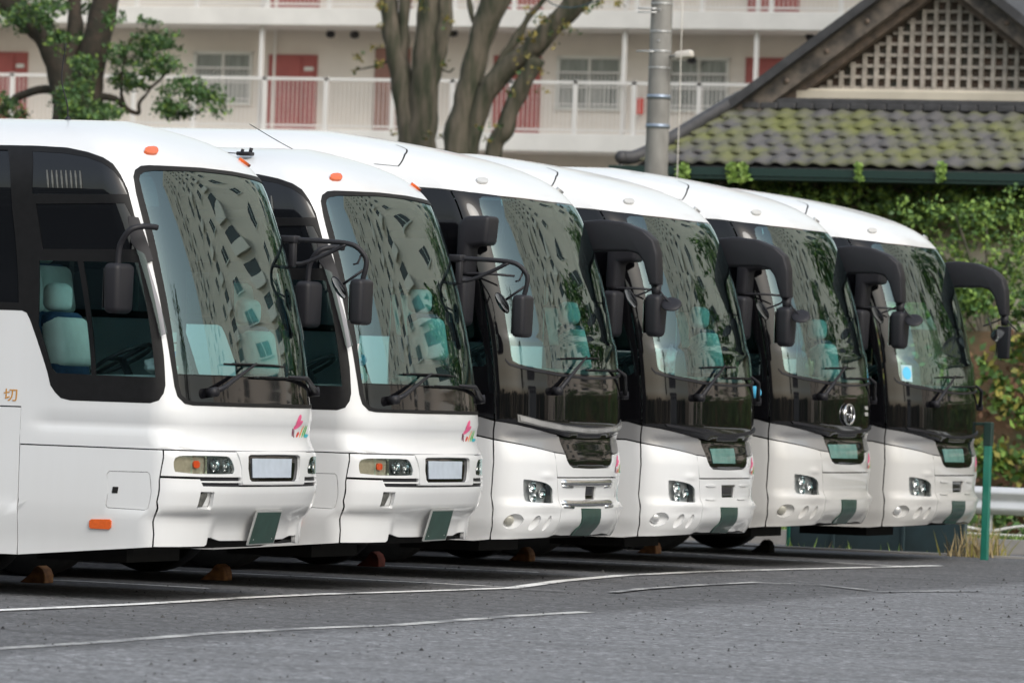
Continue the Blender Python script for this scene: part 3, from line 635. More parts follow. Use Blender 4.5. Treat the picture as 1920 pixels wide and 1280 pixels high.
    def far():
        bm=bmesh.new()
        tube_bm(bm,[(-.52,1.30,2.54),(-.30,1.33,2.535),(-.12,1.36,2.525),(-.035,1.38,2.495),(.025,1.40,2.42),(.025,1.40,2.34),(.0,1.40,2.24)],.019,10)
        tube_bm(bm,[(-.50,1.28,2.368),(-.43,1.30,2.368),(-.28,1.33,2.43),(-.12,1.36,2.515)],.015,8)
        tube_bm(bm,[(.0,1.40,2.47),(-.03,1.38,2.38),(-.06,1.37,2.37)],.008,6,False)
        box_bm(bm,(-.53,1.29,2.54),(.12,.12,.055),.012,2); box_bm(bm,(-.50,1.27,2.43),(.05,.06,.19),.012,2)
        tube_bm(bm,[(.02,1.40,2.34),(-.06,1.38,2.28),(-.15,1.37,2.215)],.010,8,False)
        return bmm('mirror_arm',bm,MT['plast'],True)
    part('mirror_arm','Amf',far,root)
    mirror_house('mirror_housing','Amh2',root,(0.0,1.40,2.10),(.11,.24,.335),.93)
    round_mirror('Arm1',root,(-.165,1.37,2.20),(-.6,-.62,-.5),.093)
    wheels(root,T,bz); underbody(root,T,.3); cabin(root,T,1.52)
    if not second:
        bm=bmesh.new(); tube_bm(bm,[(-1.60,-.3,3.30),(-1.60,-.3,3.33)],[.03,.012],10,False); tube_bm(bm,[(-1.60,-.3,3.32),(-1.61,-.3,3.42),(-1.66,-.3,3.6),(-1.635,-.3,3.85)],.0045,6)
        part('antenna','ant1',lambda:bmm('antenna',bm,MT['plast'],True),root)
        cu=bpy.data.curves.new('kanji','FONT'); cu.body='\u5207'; cu.size=.118; cu.extrude=.001; cu.offset=.0006
        to=bpy.data.objects.new('tmp',cu); COL.objects.link(to); bpy.context.view_layer.update(); dg_=bpy.context.evaluated_depsgraph_get(); me=bpy.data.meshes.new_from_object(to.evaluated_get(dg_)); bpy.data.objects.remove(to)
        xs=[v.co.x for v in me.vertices]; ys=[v.co.y for v in me.vertices]; sx=.105/(max(xs)-min(xs)); sy=.086/(max(ys)-min(ys))
        for v in me.vertices: v.co=Vector((-1.565+(v.co.x-min(xs))*sx,-1.2475-v.co.z,1.300+(v.co.y-min(ys))*sy))
        o=link('side_lettering',me,root,MT['kanji'])
    else:
        bm=bmesh.new(); tube_bm(bm,[(-1.26,0,3.20),(-1.27,0,3.26)],[.04,.012],10,False); tube_bm(bm,[(-1.27,0,3.25),(-1.6,.15,3.38),(-1.92,.3,3.52)],.0035,6)
        part('antenna','ant2',lambda:bmm('antenna',bm,MT['plast'],True),root)
        bm2=bmesh.new(); box_bm(bm2,(-1.42,-.9,3.235),(.12,.09,.03),.01,2); tube_bm(bm2,[(-1.38,-.9,3.24),(-1.37,-.9,3.28)],.015,8,False); tube_bm(bm2,[(-1.45,-.9,3.24),(-1.44,-.9,3.27)],.013,8,False); tube_bm(bm2,[(-1.46,-.9,3.235),(-1.66,-.9,3.245)],.004,6,False)
        part('antenna','ant3',lambda:bmm('antenna',bm2,MT['plast'],True),root)
    return root
# --- outlines of type B (newer style, black front mask)
B_WI=sym([(0,2.808),(-.10,2.808),(-.643,2.812),(-.782,2.810),(-.812,2.797),(-.826,2.765),(-.840,2.624),(-.850,2.355),(-.852,2.021),(-.850,1.79),(-.843,1.75),(-.815,1.728),(-.755,1.708),(-.507,1.673),(-.27,1.665),(0,1.660)])
B_HL=[(-.795,.790),(-.785,.803),(-.625,.780),(-.567,.753),(-.536,.719),(-.533,.625),(-.548,.607),(-.767,.619),(-.780,.640)][::-1]
B_CH=sym([(0,1.128),(-.360,1.142),(-.418,1.146),(-.392,1.03),(-.355,.942),(-.300,.915),(-.05,.906),(0,.906)])
def oval(uc,vc,ru,rv,slant=.04,n=20):
    return [(uc+ru*math.cos(2*math.pi*i/n)+slant*math.sin(2*math.pi*i/n),vc+rv*math.sin(2*math.pi*i/n)) for i in range(n)]
B_OV=[oval(-.852,.460,.060,.062,.008),oval(-.700,.450,.034,.062,.018),oval(-.590,.448,.024,.062,.018)]
LOW=[(-1.071,1.295),(-.957,1.266),(-.831,1.244),(-.555,1.180),(-.348,1.150),(-.085,1.134),(.085,1.134),(.348,1.150),(.555,1.180),(.831,1.244),(.957,1.266),(1.071,1.295)]
SLV=[(-1.071,1.141),(-.952,1.117),(-.54,1.026),(-.40,1.013),(0,1.005),(.40,1.013),(.54,1.026),(.952,1.117),(1.071,1.141)]
def cut(L,a,b):
    u=[p[0] for p in L]; v=[p[1] for p in L]; out=[(a,float(np.interp(a,u,v)))]+[p for p in L if a<p[0]<b]+[(b,float(np.interp(b,u,v)))]; return out
def ext(L): return [(UB,L[0][1]+.0)]+L+[(-UB,L[-1][1])]
LOW=[(UB,1.30),(-2.0,1.298)]+LOW+[(2.0,1.298),(-UB,1.30)]; SLV=[(UB,1.15),(-2.0,1.146)]+SLV+[(2.0,1.146),(-UB,1.15)]
def busB(k,loc,label,var):
    root=empty('tour_bus',loc); tag(root,label,'bus','white tour buses parked side by side')
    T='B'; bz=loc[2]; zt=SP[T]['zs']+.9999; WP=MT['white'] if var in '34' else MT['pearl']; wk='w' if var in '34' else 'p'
    TOP=[(UB,2.86),(-1.3,2.86),(-1.035,2.851),(-.864,2.836),(-.633,2.824),(0,2.820),(.633,2.824),(.864,2.836),(1.035,2.851),(1.3,2.86),(-UB,2.86)]
    part('roof_shell','Broof',lambda:patch('roof_shell',T,TOP+[(-UB,zt),(UB,zt)],g=.05,rim=.02,mat=MT['roofw'],lim=.05),root)
    part('roof_joint','Brj',lambda:ribbon('roof_joint',T,[(-.68,3.22),(-.765,3.163),(-.917,3.099),(-1.177,2.994),(-1.36,3.009)],.005,MT['gap']),root)
    part('body_frame','Bframe',lambda:patch('body_frame',T,[(UB,.32),(-3.9,.32),(-3.9,1.1),(-2.1,1.1),(-2.1,.32),(-.95,.36),(0,.37),(.95,.36),(2.1,.32),(2.1,1.1),(3.9,1.1),(3.9,.32),(-UB,.32),(-UB,1.32),(UB,1.32)],off=-.072,g=.09,mat=MT['gap']),root)
    # black mask (front) with the windscreen opening
    u0=.957
    mk=cut(LOW,-u0,u0)+cut(TOP,-u0,u0)[::-1]
    part('front_mask','Bmask',lambda:patch('front_mask',T,mk,[B_WI],g=.045,ins=.002,rim=.02,mat=MT['gloss'],lim=.045),root)
    part('windscreen','Bws',lambda:patch('windscreen',T,B_WI,off=.001,g=.045,ins=-.004,mat=MT['glassB'],lim=.045),root)
    # lower window moulding
    bot=[(-.888,1.748),(-.868,1.713),(-.822,1.693),(-.7,1.666),(-.461,1.638),(-.102,1.622),(.102,1.622),(.461,1.638),(.7,1.666),(.822,1.693),(.868,1.713),(.888,1.748)]
    part('windscreen_moulding','Bmo',lambda:patch('windscreen_moulding',T,bot+[(u,v+.020) for u,v in bot][::-1],off=.010,rim=.012,g=.05,mat=MT['plast']),root)
    part('front_lip','Blip',lambda:patch('front_lip',T,[(-.80,1.262),(-.458,1.214),(-.112,1.188),(.112,1.188),(.458,1.214),(.80,1.262),(.82,1.285),(.458,1.236),(.112,1.212),(-.112,1.212),(-.458,1.236),(-.82,1.285)],off=.016,rim=.022,g=.045,mat=MT['plast']),root) if var!='3' else None
    if var=='3':
        s=part('light_strip','Bst',lambda:patch('light_strip',T,[(-.829,1.262),(-.669,1.228),(-.457,1.200),(-.09,1.182),(.09,1.182),(.457,1.200),(.669,1.228),(.829,1.262),(.832,1.322),(.674,1.280),(.44,1.249),(.101,1.230),(-.101,1.230),(-.44,1.249),(-.674,1.280),(-.832,1.322)],off=.012,rim=.02,g=.04,mat=MT['stripb']),root)
        part('strip_lens','Bsl',lambda:patch('strip_lens',T,[(-.815,1.272),(-.669,1.237),(-.457,1.209),(-.09,1.191),(.09,1.191),(.457,1.209),(.669,1.237),(.815,1.272),(.82,1.310),(.674,1.272),(.44,1.241),(.101,1.222),(-.101,1.222),(-.44,1.241),(-.674,1.272),(-.82,1.310)],off=.018,rim=.006,g=.04,mat=MT['stripl']),s)
    # silver band and lower panels
    for a,b,nm in ((-.954,-.472,'silver_panel'),(.472,.954,'silver_panel')):
        top=cut(LOW,a,b); lo=cut(SLV,a,b)
        part(nm,'Bsv%.1f'%a,lambda a=a,b=b:patch(nm,T,[(u,v) for u,v in cut(SLV,a,b)]+[(u,v-.004) for u,v in cut(LOW,a,b)][::-1],g=.04,ins=.002,rim=.02,mat=MT['silver'],lim=.04),root)
    for sg in (-1,1):
        f=(lambda L:L) if sg<0 else mir
        sd='R' if sg<0 else 'L'
        cor=[(-.925,.303),(-.74,.319),(-.534,.330),(-.474,.334),(-.469,.478),(-.469,.616),(-.499,.822),(-.530,1.022)]+[(u,v-.003) for u,v in SLV if -.951<=u<-.53][::-1]+[(-.956,1.11),(-.972,.998),(-.976,.87),(-.976,.61),(-.979,.48),(-.948,.354)]
        HL=chaikin(B_HL,1)
        part('front_corner_panel','Bcp'+wk+sd,lambda:patch('front_corner_panel',T,f(cor),[f(HL)]+[f(o) for o in B_OV],g=.035,ins=.002,rim=.025,mat=WP,lim=.03),root)
        part('silver_panel','Bsi'+sd,lambda:patch('silver_panel',T,f([(-.530,1.028),(-.400,1.016),(-.418,1.06),(-.440,1.142),(-.530,1.160)]),g=.04,ins=.002,rim=.02,mat=MT['silver']),root) if False else None
        hl=part('headlight','Bhl'+sd,lambda:patch('headlight',T,f(HL),off=-.05,g=.03,mat=MT['chromed'],ins=-.006),root)
        part('lamp_lens','Bll'+sd,lambda:patch('lamp_lens',T,f(HL),off=-.006,g=.03,mat=MT['lens'],ins=.002),hl)
        part('lamp_bezel','Blz'+sd,lambda:patch('lamp_bezel',T,f([(-.600,.612),(-.548,.607),(-.533,.625),(-.536,.719),(-.567,.753),(-.60,.765),(-.575,.70),(-.578,.65)]),off=-.02,g=.03,mat=MT['plast'],rim=.02),hl)
        for j,(ub,vb,rr) in enumerate(((-.715,.740,.047),(-.705,.655,.040),(-.625,.690,.045))):
            def fb(ub=ub,vb=vb,rr=rr):
                c=sp(T,(ub if sg<0 else -ub),vb,-.012); n=(spn(T,(ub if sg<0 else -ub),vb)+Vector((.4,0,0))).normalized()
                me=lathe('reflector_bowl',[(rr,0),(rr*.93,-.008),(rr*.75,-.020),(rr*.45,-.032),(rr*.2,-.036),(rr*.2,-.012),(.001,-.008)],MT['chrome'],20,'Z')
                me.transform(Matrix.Translation(c)@n.to_track_quat('Z','Y').to_matrix().to_4x4()); return me
            part('reflector_bowl','Bbw%d'%j+sd,fb,hl)
        for j,o in enumerate(B_OV):
            def fbowl(o=o,j=j):
                S=SP[T]; c=np.mean(np.array(o),0)+np.array([-.010 if j==0 else -.008,0]); v=[];n_=len(o)
                rings=[(1.06,-.002),(.93,-.026),(.74,-.050),(.45,-.060)]
                for sc,of in rings:
                    for p in f(o) if False else o:
                        q=(c[0]+(p[0]-c[0])*sc,c[1]+(p[1]-c[1])*sc); q=q if sg<0 else (-q[0],q[1]); v.append(sp(T,float(q[0]),float(q[1]),of))
                fc=[(i*n_+k,i*n_+(k+1)%n_,(i+1)*n_+(k+1)%n_,(i+1)*n_+k) for i in range(3) for k in range(n_)]+[tuple(range(3*n_,4*n_))]
                me=pyd('lamp_recess',v,fc,True,WP); return me
            b=part('lamp_recess','Brc%d'%j+wk+sd,fbowl,root)
            if j==0:
                def fd():
                    uc=-.876 if sg<0 else .876; c=sp(T,uc,.462,-.022); n=spn(T,uc,.462); me=lathe('fog_lamp',[(.001,.014),(.02,.013),(.036,.006),(.043,-.004),(.043,-.03)],MT['beige'] if var in('3','5') else MT['chromed'],22,'Z'); me.transform(Matrix.Translation(c)@n.to_track_quat('Z','Y').to_matrix().to_4x4()); return me
                part('fog_lamp','Bfo'+sd+('y' if var in('3','5') else 'c'),fd,root)
        # door and side
        dr=[(-.962,1.270),(-1.071,1.300),(-1.90,1.300),(-1.90,2.857),(-1.3,2.856),(-1.035,2.847),(-.964,2.842)]
        dw=[(-1.045,2.24),(-1.00,1.80),(-.998,1.72),(-1.03,1.695),(-1.72,1.70),(-1.76,1.74),(-1.76,2.50),(-1.70,2.55),(-1.12,2.55)]
        part('driver_door','Bdr'+sd,lambda:patch('driver_door',T,f(dr[::-1]),[f(dw)],g=.06,ins=.003,rim=.02,mat=MT['gloss']),root)
        part('driver_window','Bdw'+sd,lambda:patch('driver_window',T,f(dw),off=-.008,g=.06,ins=-.004,mat=MT['glassS']),root)
        part('window_surround','Bwsr'+sd,lambda:patch('window_surround',T,f([(UB,1.92),(-1.905,1.92),(-1.905,2.857),(UB,2.857)]),off=-.002,g=.1,rim=.01,ins=.002,mat=MT['gloss']),root)
        for i in range(5):
            a=-1.98-1.75*i; part('passenger_window','Bpw%d'%i+sd,lambda a=a:patch('passenger_window',T,f([(a-1.68,1.98),(a,1.98),(a,2.80),(a-1.68,2.80)]),off=.003,rim=.004,g=.15,mat=MT['glossw']),root)
        part('side_panel','Bsu'+wk+sd,lambda:patch('side_panel',T,f([(UB,1.302),(-1.905,1.302),(-1.905,1.916),(UB,1.916)]),g=.15,ins=.002,rim=.015,mat=WP),root)
        # silver side + lower side panels
        part('silver_panel','Bss'+sd,lambda:patch('silver_panel',T,f([(UB,1.152),(-2,1.148),(-1.071,1.143),(-.960,1.120),(-.960,1.262),(-1.071,1.292),(-2,1.296),(UB,1.298)]),g=.08,ins=.002,rim=.02,mat=MT['silver']),root)
        uu=[-.960,-2.38,-3.58,-5.2,-6.8,-8.25,-9.6,UB]
        for i in range(len(uu)-1):
            a,b=uu[i+1],uu[i]
            if i==0: poly=[(a,.285),(-1.05,.290),(-.932,.303),(-.952,.354),(-.984,.48),(-.981,.61),(-.981,.87),(-.977,.998),(-.961,1.112),(-1.071,1.135),(a,1.142)]
            elif i in (1,5): poly=[(a,1.03),(b,1.03),(b,1.142),(a,1.142)]
            else: poly=[(a,.285),(b,.285),(b,1.142),(a,1.142)]
            part('side_panel','Bsp%d'%i+wk+sd,lambda poly=poly:patch('side_panel',T,f(poly),g=.08,ins=.003,rim=.02,mat=WP),root)
        part('roof_marker_lamp','Brl'+sd,lambda:patch('roof_marker_lamp',T,f([(-.738,2.917),(-.632,2.922),(-.668,2.889),(-.752,2.885)]),off=.022,rim=.022,g=.03,mat=MT['lampw'],smooth_poly=1),root)
    # centre: chin window, grille panel
    grp=[(0,.330)]
    gtop=sym([(0,1.003),(-.395,1.012)][::-1]) if False else None
    cen=[(-.471,.337),(-.30,.326),(.30,.326),(.471,.337),(.466,.478),(.466,.616),(.496,.815),(-.496,.815),(-.466,.616),(-.466,.478)]
    if var=='3' or var=='5':
        ven=[(-.084,.640),(.084,.640),(.084,.745),(-.084,.745)] if var=='3' else None
    else: ven=[(-.118,.652),(.118,.652),(.128,.762),(-.140,.762)]
    part('grille_panel','Bgr'+var.replace('6','4')+wk,lambda:patch('grille_panel',T,cen,[ven] if ven else [],g=.035,ins=.002,rim=.025,mat=WP,lim=.03),root)
    if ven: part('grille_vent','Bgv'+('3' if var=='3' else '4'),lambda:patch('grille_vent',T,ven,off=-.014,g=.03,ins=-.003,mat=MT['gloss']),root)
    CHs=chaikin(B_CH,1)
    up=[(-.496,.822),(.496,.822),(.527,1.020),(.40,1.008),(.385,.96),(.355,.925),(.30,.900),(.05,.893),(-.05,.893),(-.30,.900),(-.355,.925),(-.385,.96),(-.40,1.008),(-.527,1.020)]
    part('chin_panel','Bch'+wk,lambda:patch('chin_panel',T,up,g=.035,ins=.002,rim=.025,mat=WP,lim=.03),root)
    for sg in (-1,1):
        f=(lambda L:L) if sg<0 else mir
        part('silver_panel','Bsx%d'%sg,lambda:patch('silver_panel',T,f([(-.527,1.026),(-.404,1.013),(-.425,1.08),(-.442,1.150),(-.527,1.165)]),g=.035,ins=.002,rim=.02,mat=MT['silver']),root)
    cw=part('chin_window','Bcw',lambda:patch('chin_window',T,sym([(0,1.130),(-.375,1.144),(-.438,1.150),(-.420,1.07),(-.397,1.00),(-.378,.95),(-.345,.920),(-.29,.903),(0,.896)]),off=-.008,g=.035,rim=.012,ins=.001,mat=MT['gloss']),root)
    if var!='3':
        w={'4':.20,'5':.27,'6':.22}[var]; 
        part('route_plate','Bpl'+var,lambda:patch('route_plate',T,[(-w-.10,.952),(w-.09,.950),(w-.07,1.085),(-w-.11,1.080)],off=-.002,rim=.005,g=.04,mat=MT['platet']),cw)
    if var=='3':
        for j,vc in enumerate((.778,.612)):
            def cb(vc=vc):
                bm=bmesh.new(); N=16; P=[sp(T,-.445+.82*i/N,vc-.004*math.sin(math.pi*i/N),-.006) for i in range(N+1)]; tube_bm(bm,P,[.020]+[.030]*(N-1)+[.020],14,False)
                for sg in (-1,1): tube_bm(bm,[sp(T,-.035+sg*.40,vc-.028,.0),sp(T,-.035+sg*.26,vc-.034,.0)],.014,8,False)
                return bmm('chrome_bar',bm,MT['chrome'],True)
            part('chrome_bar','Bcb%d'%j,cb,root)
    elif var=='5':
        part('chrome_bar','Bcc0',lambda:patch('chrome_bar',T,[(-.34,.737),(.261,.732),(.268,.795),(-.355,.798)],off=-.004,rim=.012,g=.03,mat=MT['chrome']),root)
        part('chrome_bar','Bcc1',lambda:patch('chrome_bar',T,[(-.315,.598),(.216,.592),(.248,.624),(-.318,.628)],off=-.004,rim=.012,g=.03,mat=MT['chrome']),root)
    else:
        for j,(u0_,u1_,v0,v1) in enumerate(((-.40,-.24,.748,.765),(.20,.36,.748,.765),(-.40,-.24,.628,.645),(.16,.34,.628,.642))):
            part('grille_rib','Bri%d'%j+wk,lambda a=u0_,b=u1_,c=v0,d=v1:patch('grille_rib',T,[(a,c),(b,c),(b,d),(a,d)],off=.010,rim=.012,g=.03,mat=WP,smooth_poly=1),root)
    part('green_plate','Bgp'+wk,lambda:patch('green_plate',T,[(-.159,.331),(.152,.326),(.140,.45),(.130,.563),(-.181,.568),(-.150,.42),(-.165,.393)],off=.012,rim=.02,g=.04,mat=MT['green']),root)
    logo(T,root,'Blg',.425,.853,.25,.150)
    if var=='5':
        def ring():
            bm=bmesh.new(); N=28; P=[sp(T,-.055+.108*math.cos(2*math.pi*i/N),1.362+.093*math.sin(2*math.pi*i/N),.018) for i in range(N+1)]; tube_bm(bm,P,.012,8,False)
            tube_bm(bm,[sp(T,-.105,1.362,.016),sp(T,-.005,1.362,.016)],.008,8,False)
            for sg in(-1,1): tube_bm(bm,[sp(T,-.055+sg*.045,1.285,.014),sp(T,-.055+sg*.060,1.345,.014),sp(T,-.055+sg*.060,1.380,.014),sp(T,-.055+sg*.045,1.44,.014)],.006,6,False)
            return bmm('maker_emblem',bm,MT['chrome'],True)
        part('maker_emblem','Bring',ring,root)
        part('name_badge','Bbad',lambda:patch('name_badge',T,[(.36,1.410),(.43,1.410),(.43,1.445),(.36,1.445)],off=.008,rim=.006,g=.04,mat=MT['lampw']),root)
        part('name_badge','Bbad2',lambda:patch('name_badge',T,[(.36,1.352),(.44,1.352),(.44,1.386),(.36,1.386)],off=.008,rim=.006,g=.04,mat=MT['lampw']),root)
    wiper(T,'Bw1',root,(-.546,1.515),(-.136,1.800),((-.46,1.778),(.118,1.793)))
    wiper(T,'Bw2',root,(.74,1.50),(.382,1.713),((-.115,1.694),(.50,1.699)),(.55,1.66))
    # mirrors
    part('mirror_arm','Bma',lambda:extr('mirror_arm',[(-.78,2.965),(-.60,2.985),(-.40,2.965),(-.22,2.90),(-.125,2.82),(-.088,2.70),(-.072,2.44),(-.150,2.438),(-.215,2.64),(-.265,2.700),(-.36,2.722),(-.72,2.712)][::-1],'Y',1.24,1.40,MT['plast'],.022),root)
    part('mirror_joint','Bmj',lambda:tube('mirror_joint',[(-.115,1.33,2.45),(-.115,1.335,2.34)],[.045,.035],MT['plast'],12,False),root)
    if var!='6':
        mirror_house('mirror_housing','Bmh',root,(-.115,1.34,2.185),(.15,.20,.36),.82,R(-8))
        round_mirror('Brm1',root,(-.33,1.30,2.325),(-.6,-.62,-.5),.092)
        round_mirror('Brm2',root,(.035,1.30,2.285),(-.15,.62,-.72),.088)
    else:
        mirror_house('mirror_housing','Bmh6',root,(-.105,1.30,2.17),(.16,.05,.33),.85,R(-20))
        round_mirror('Brm61',root,(-.16,1.28,2.24),(.15,-.75,-.5),.080)
        round_mirror('Brm62',root,(-.25,1.28,2.34),(-.9,-.25,-.3),.085)
    part('mirror_rod','Bmr',lambda:tube('mirror_rod',[(-.33,1.30,2.33),(-.2,1.31,2.38),(-.11,1.33,2.42),(-.04,1.31,2.35),(.03,1.30,2.29)],.008,MT['plast'],8),root)
    part('mirror_arm','Bmb',lambda:extr('mirror_arm',[(-.56,2.905),(-.77,2.90),(-.84,2.84),(-.845,2.42),(-.745,2.42),(-.735,2.66),(-.58,2.67)],'Y',-1.47,-1.22,MT['plast'],.035),root)
    mirror_house('mirror_housing','Bmn',root,(-.775,-1.44,2.215),(.14,.24,.40),.85)
    part('mirror_rod','Bms',lambda:tube('mirror_rod',[(-.80,-1.44,2.435),(-.6,-1.40,2.44),(-.40,-1.28,2.43)],.010,MT['plast'],8),root)
    wheels(root,T,bz); underbody(root,T,.3); cabin(root,T,1.70)
    return root
# ------------------------------------------------------------------ ground
def asphalt():
    m=bpy.data.materials.new('asphalt'); m.use_nodes=True; n=m.node_tree; b=n.nodes['Principled BSDF']; b.inputs['Roughness'].default_value=.82; b.inputs['Specular IOR Level'].default_value=.35
    tc=n.nodes.new('ShaderNodeTexCoord')
    def nz(sc,det,ro=.6):
        x=n.nodes.new('ShaderNodeTexNoise'); x.inputs['Scale'].default_value=sc; x.inputs['Detail'].default_value=det; x.inputs['Roughness'].default_value=ro; n.links.new(tc.outputs['Object'],x.inputs['Vector']); return x
    vo=n.nodes.new('ShaderNodeTexVoronoi'); vo.inputs['Scale'].default_value=34; n.links.new(tc.outputs['Object'],vo.inputs['Vector'])
    a=nz(90,3,.8); c=nz(1.1,5); 
    mp=n.nodes.new('ShaderNodeMapping'); mp.inputs['Scale'].default_value=(.5,3.2,1); mp.inputs['Rotation'].default_value=(0,0,R(8)); n.links.new(tc.outputs['Object'],mp.inputs[0]); d=n.nodes.new('ShaderNodeTexNoise'); d.inputs['Scale'].default_value=.9; d.inputs['Detail'].default_value=5; n.links.new(mp.outputs[0],d.inputs['Vector'])
    r1=n.nodes.new('ShaderNodeValToRGB'); e=r1.color_ramp.elements; e[0].position=.30; e[0].color=(.098,.099,.102,1); e[1].position=.70; e[1].color=(.240,.244,.252,1); n.links.new(a.outputs['Fac'],r1.inputs[0])
    # stones from voronoi cells
    r3=n.nodes.new('ShaderNodeValToRGB'); e=r3.color_ramp.elements; e[0].position=.15; e[0].color=(.62,.62,.62,1); e[1].position=.9; e[1].color=(1.45,1.45,1.45,1); n.links.new(vo.outputs['Color'],r3.inputs[0])
    mu=n.nodes.new('ShaderNodeMix'); mu.data_type='RGBA'; mu.blend_type='MULTIPLY'; mu.inputs['Factor'].default_value=1; n.links.new(r1.outputs[0],mu.inputs['A']); n.links.new(r3.outputs[0],mu.inputs['B'])
    v2=n.nodes.new('ShaderNodeTexVoronoi'); v2.inputs['Scale'].default_value=26; n.links.new(tc.outputs['Object'],v2.inputs['Vector'])
    sc_=n.nodes.new('ShaderNodeSeparateColor'); n.links.new(v2.outputs['Color'],sc_.inputs[0])
    rf=n.nodes.new('ShaderNodeValToRGB'); rf.color_ramp.interpolation='CONSTANT'; e=rf.color_ramp.elements; e[0].position=0; e[0].color=(.62,.62,.62,1); e[1].position=.05; e[1].color=(.92,.92,.92,1); e2=rf.color_ramp.elements.new(.955); e2.color=(1.6,1.6,1.6,1); n.links.new(sc_.outputs[0],rf.inputs[0])
    mf=n.nodes.new('ShaderNodeMix'); mf.data_type='RGBA'; mf.blend_type='MULTIPLY'; mf.inputs['Factor'].default_value=1; n.links.new(mu.outputs['Result'],mf.inputs['A']); n.links.new(rf.outputs[0],mf.inputs['B']); mu=mf
    # older rough zone toward the camera is lighter than the newer strip by the bays
    sx=n.nodes.new('ShaderNodeSeparateXYZ'); n.links.new(tc.outputs['Object'],sx.inputs[0])
    ad=n.nodes.new('ShaderNodeMath'); ad.operation='MULTIPLY_ADD'; n.links.new(c.outputs['Fac'],ad.inputs[0]); ad.inputs[1].default_value=.25; n.links.new(sx.outputs['X'],ad.inputs[2])
    mr=n.nodes.new('ShaderNodeMapRange'); mr.inputs['From Min'].default_value=2.2; mr.inputs['From Max'].default_value=2.55; n.links.new(ad.outputs[0],mr.inputs['Value'])
    z=n.nodes.new('ShaderNodeMix'); z.data_type='RGBA'; z.inputs['A'].default_value=(.66,.66,.675,1); z.inputs['B'].default_value=(1.08,1.09,1.12,1); n.links.new(mr.outputs[0],z.inputs['Factor'])
    m2=n.nodes.new('ShaderNodeMix'); m2.data_type='RGBA'; m2.blend_type='MULTIPLY'; m2.inputs['Factor'].default_value=1; n.links.new(mu.outputs['Result'],m2.inputs['A']); n.links.new(z.outputs['Result'],m2.inputs['B'])
    r2=n.nodes.new('ShaderNodeValToRGB'); e=r2.color_ramp.elements; e[0].position=.33; e[0].color=(.60,.59,.58,1); e[1].position=.60; e[1].color=(1.08,1.08,1.08,1); n.links.new(d.outputs['Fac'],r2.inputs[0])
    m3=n.nodes.new('ShaderNodeMix'); m3.data_type='RGBA'; m3.blend_type='MULTIPLY'; m3.inputs['Factor'].default_value=.55; n.links.new(m2.outputs['Result'],m3.inputs['A']); n.links.new(r2.outputs[0],m3.inputs['B'])
    n.links.new(m3.outputs['Result'],b.inputs['Base Color'])
    bp=n.nodes.new('ShaderNodeBump'); bp.inputs['Strength'].default_value=.5; bp.inputs['Distance'].default_value=.006; n.links.new(a.outputs['Fac'],bp.inputs['Height']); n.links.new(bp.outputs[0],b.inputs['Normal'])
    return m
def linemat(name,col,wear):
    m=bpy.data.materials.new(name); m.use_nodes=True; n=m.node_tree; b=n.nodes['Principled BSDF']; b.inputs['Roughness'].default_value=.7
    tc=n.nodes.new('ShaderNodeTexCoord'); x=n.nodes.new('ShaderNodeTexNoise'); x.inputs['Scale'].default_value=26; x.inputs['Detail'].default_value=6; x.inputs['Roughness'].default_value=.75; n.links.new(tc.outputs['Object'],x.inputs['Vector'])
    y=n.nodes.new('ShaderNodeTexNoise'); y.inputs['Scale'].default_value=1.7; y.inputs['Detail'].default_value=3; n.links.new(tc.outputs['Object'],y.inputs['Vector'])
    ad=n.nodes.new('ShaderNodeMath'); ad.operation='ADD'; n.links.new(x.outputs['Fac'],ad.inputs[0]); n.links.new(y.outputs['Fac'],ad.inputs[1])
    r=n.nodes.new('ShaderNodeValToRGB'); e=r.color_ramp.elements; e[0].position=wear-.04; e[0].color=(.175,.177,.183,1); e[1].position=wear+.04; e[1].color=(*col,1)
    h=n.nodes.new('ShaderNodeMath'); h.operation='MULTIPLY'; h.inputs[1].default_value=.5; n.links.new(ad.outputs[0],h.inputs[0]); n.links.new(h.outputs[0],r.inputs[0]); n.links.new(r.outputs[0],b.inputs['Base Color']); return m
ASPH=asphalt()
def sheet(name,poly,z,mat,kind='structure'):
    me=pyd(name,[(x,y,z) for x,y in poly],[tuple(range(len(poly)))],False,mat); o=link(name,me); 
    if kind: o['kind']=kind
    return o
earth=mat('earth',(.14,.12,.09),.95,col2=(.05,.055,.03),nscale=2.5,bump=.3,bscale=20)
sheet('ground',[(-350,-120),(350,-120),(350,420),(-350,420)],-.30,earth)
def grid_sheet(name,x0,x1,y0,y1,nx,ny,z,mat):
    v=[];f=[]
    for j in range(ny+1):
        for i in range(nx+1): v.append((x0+(x1-x0)*i/nx,y0+(y1-y0)*j/ny,z))
    for j in range(ny):
        for i in range(nx): a=j*(nx+1)+i; f.append((a,a+1,a+nx+2,a+nx+1))
    o=link(name,pyd(name,v,f,False,mat)); o['kind']='structure'; return o
grid_sheet('parking_lot',-60,60,-60,56.2,4,4,GZ,ASPH)
paintw=linemat('bay_paint',(.78,.78,.77),.445); paintold=linemat('worn_paint',(.50,.50,.49),.525)
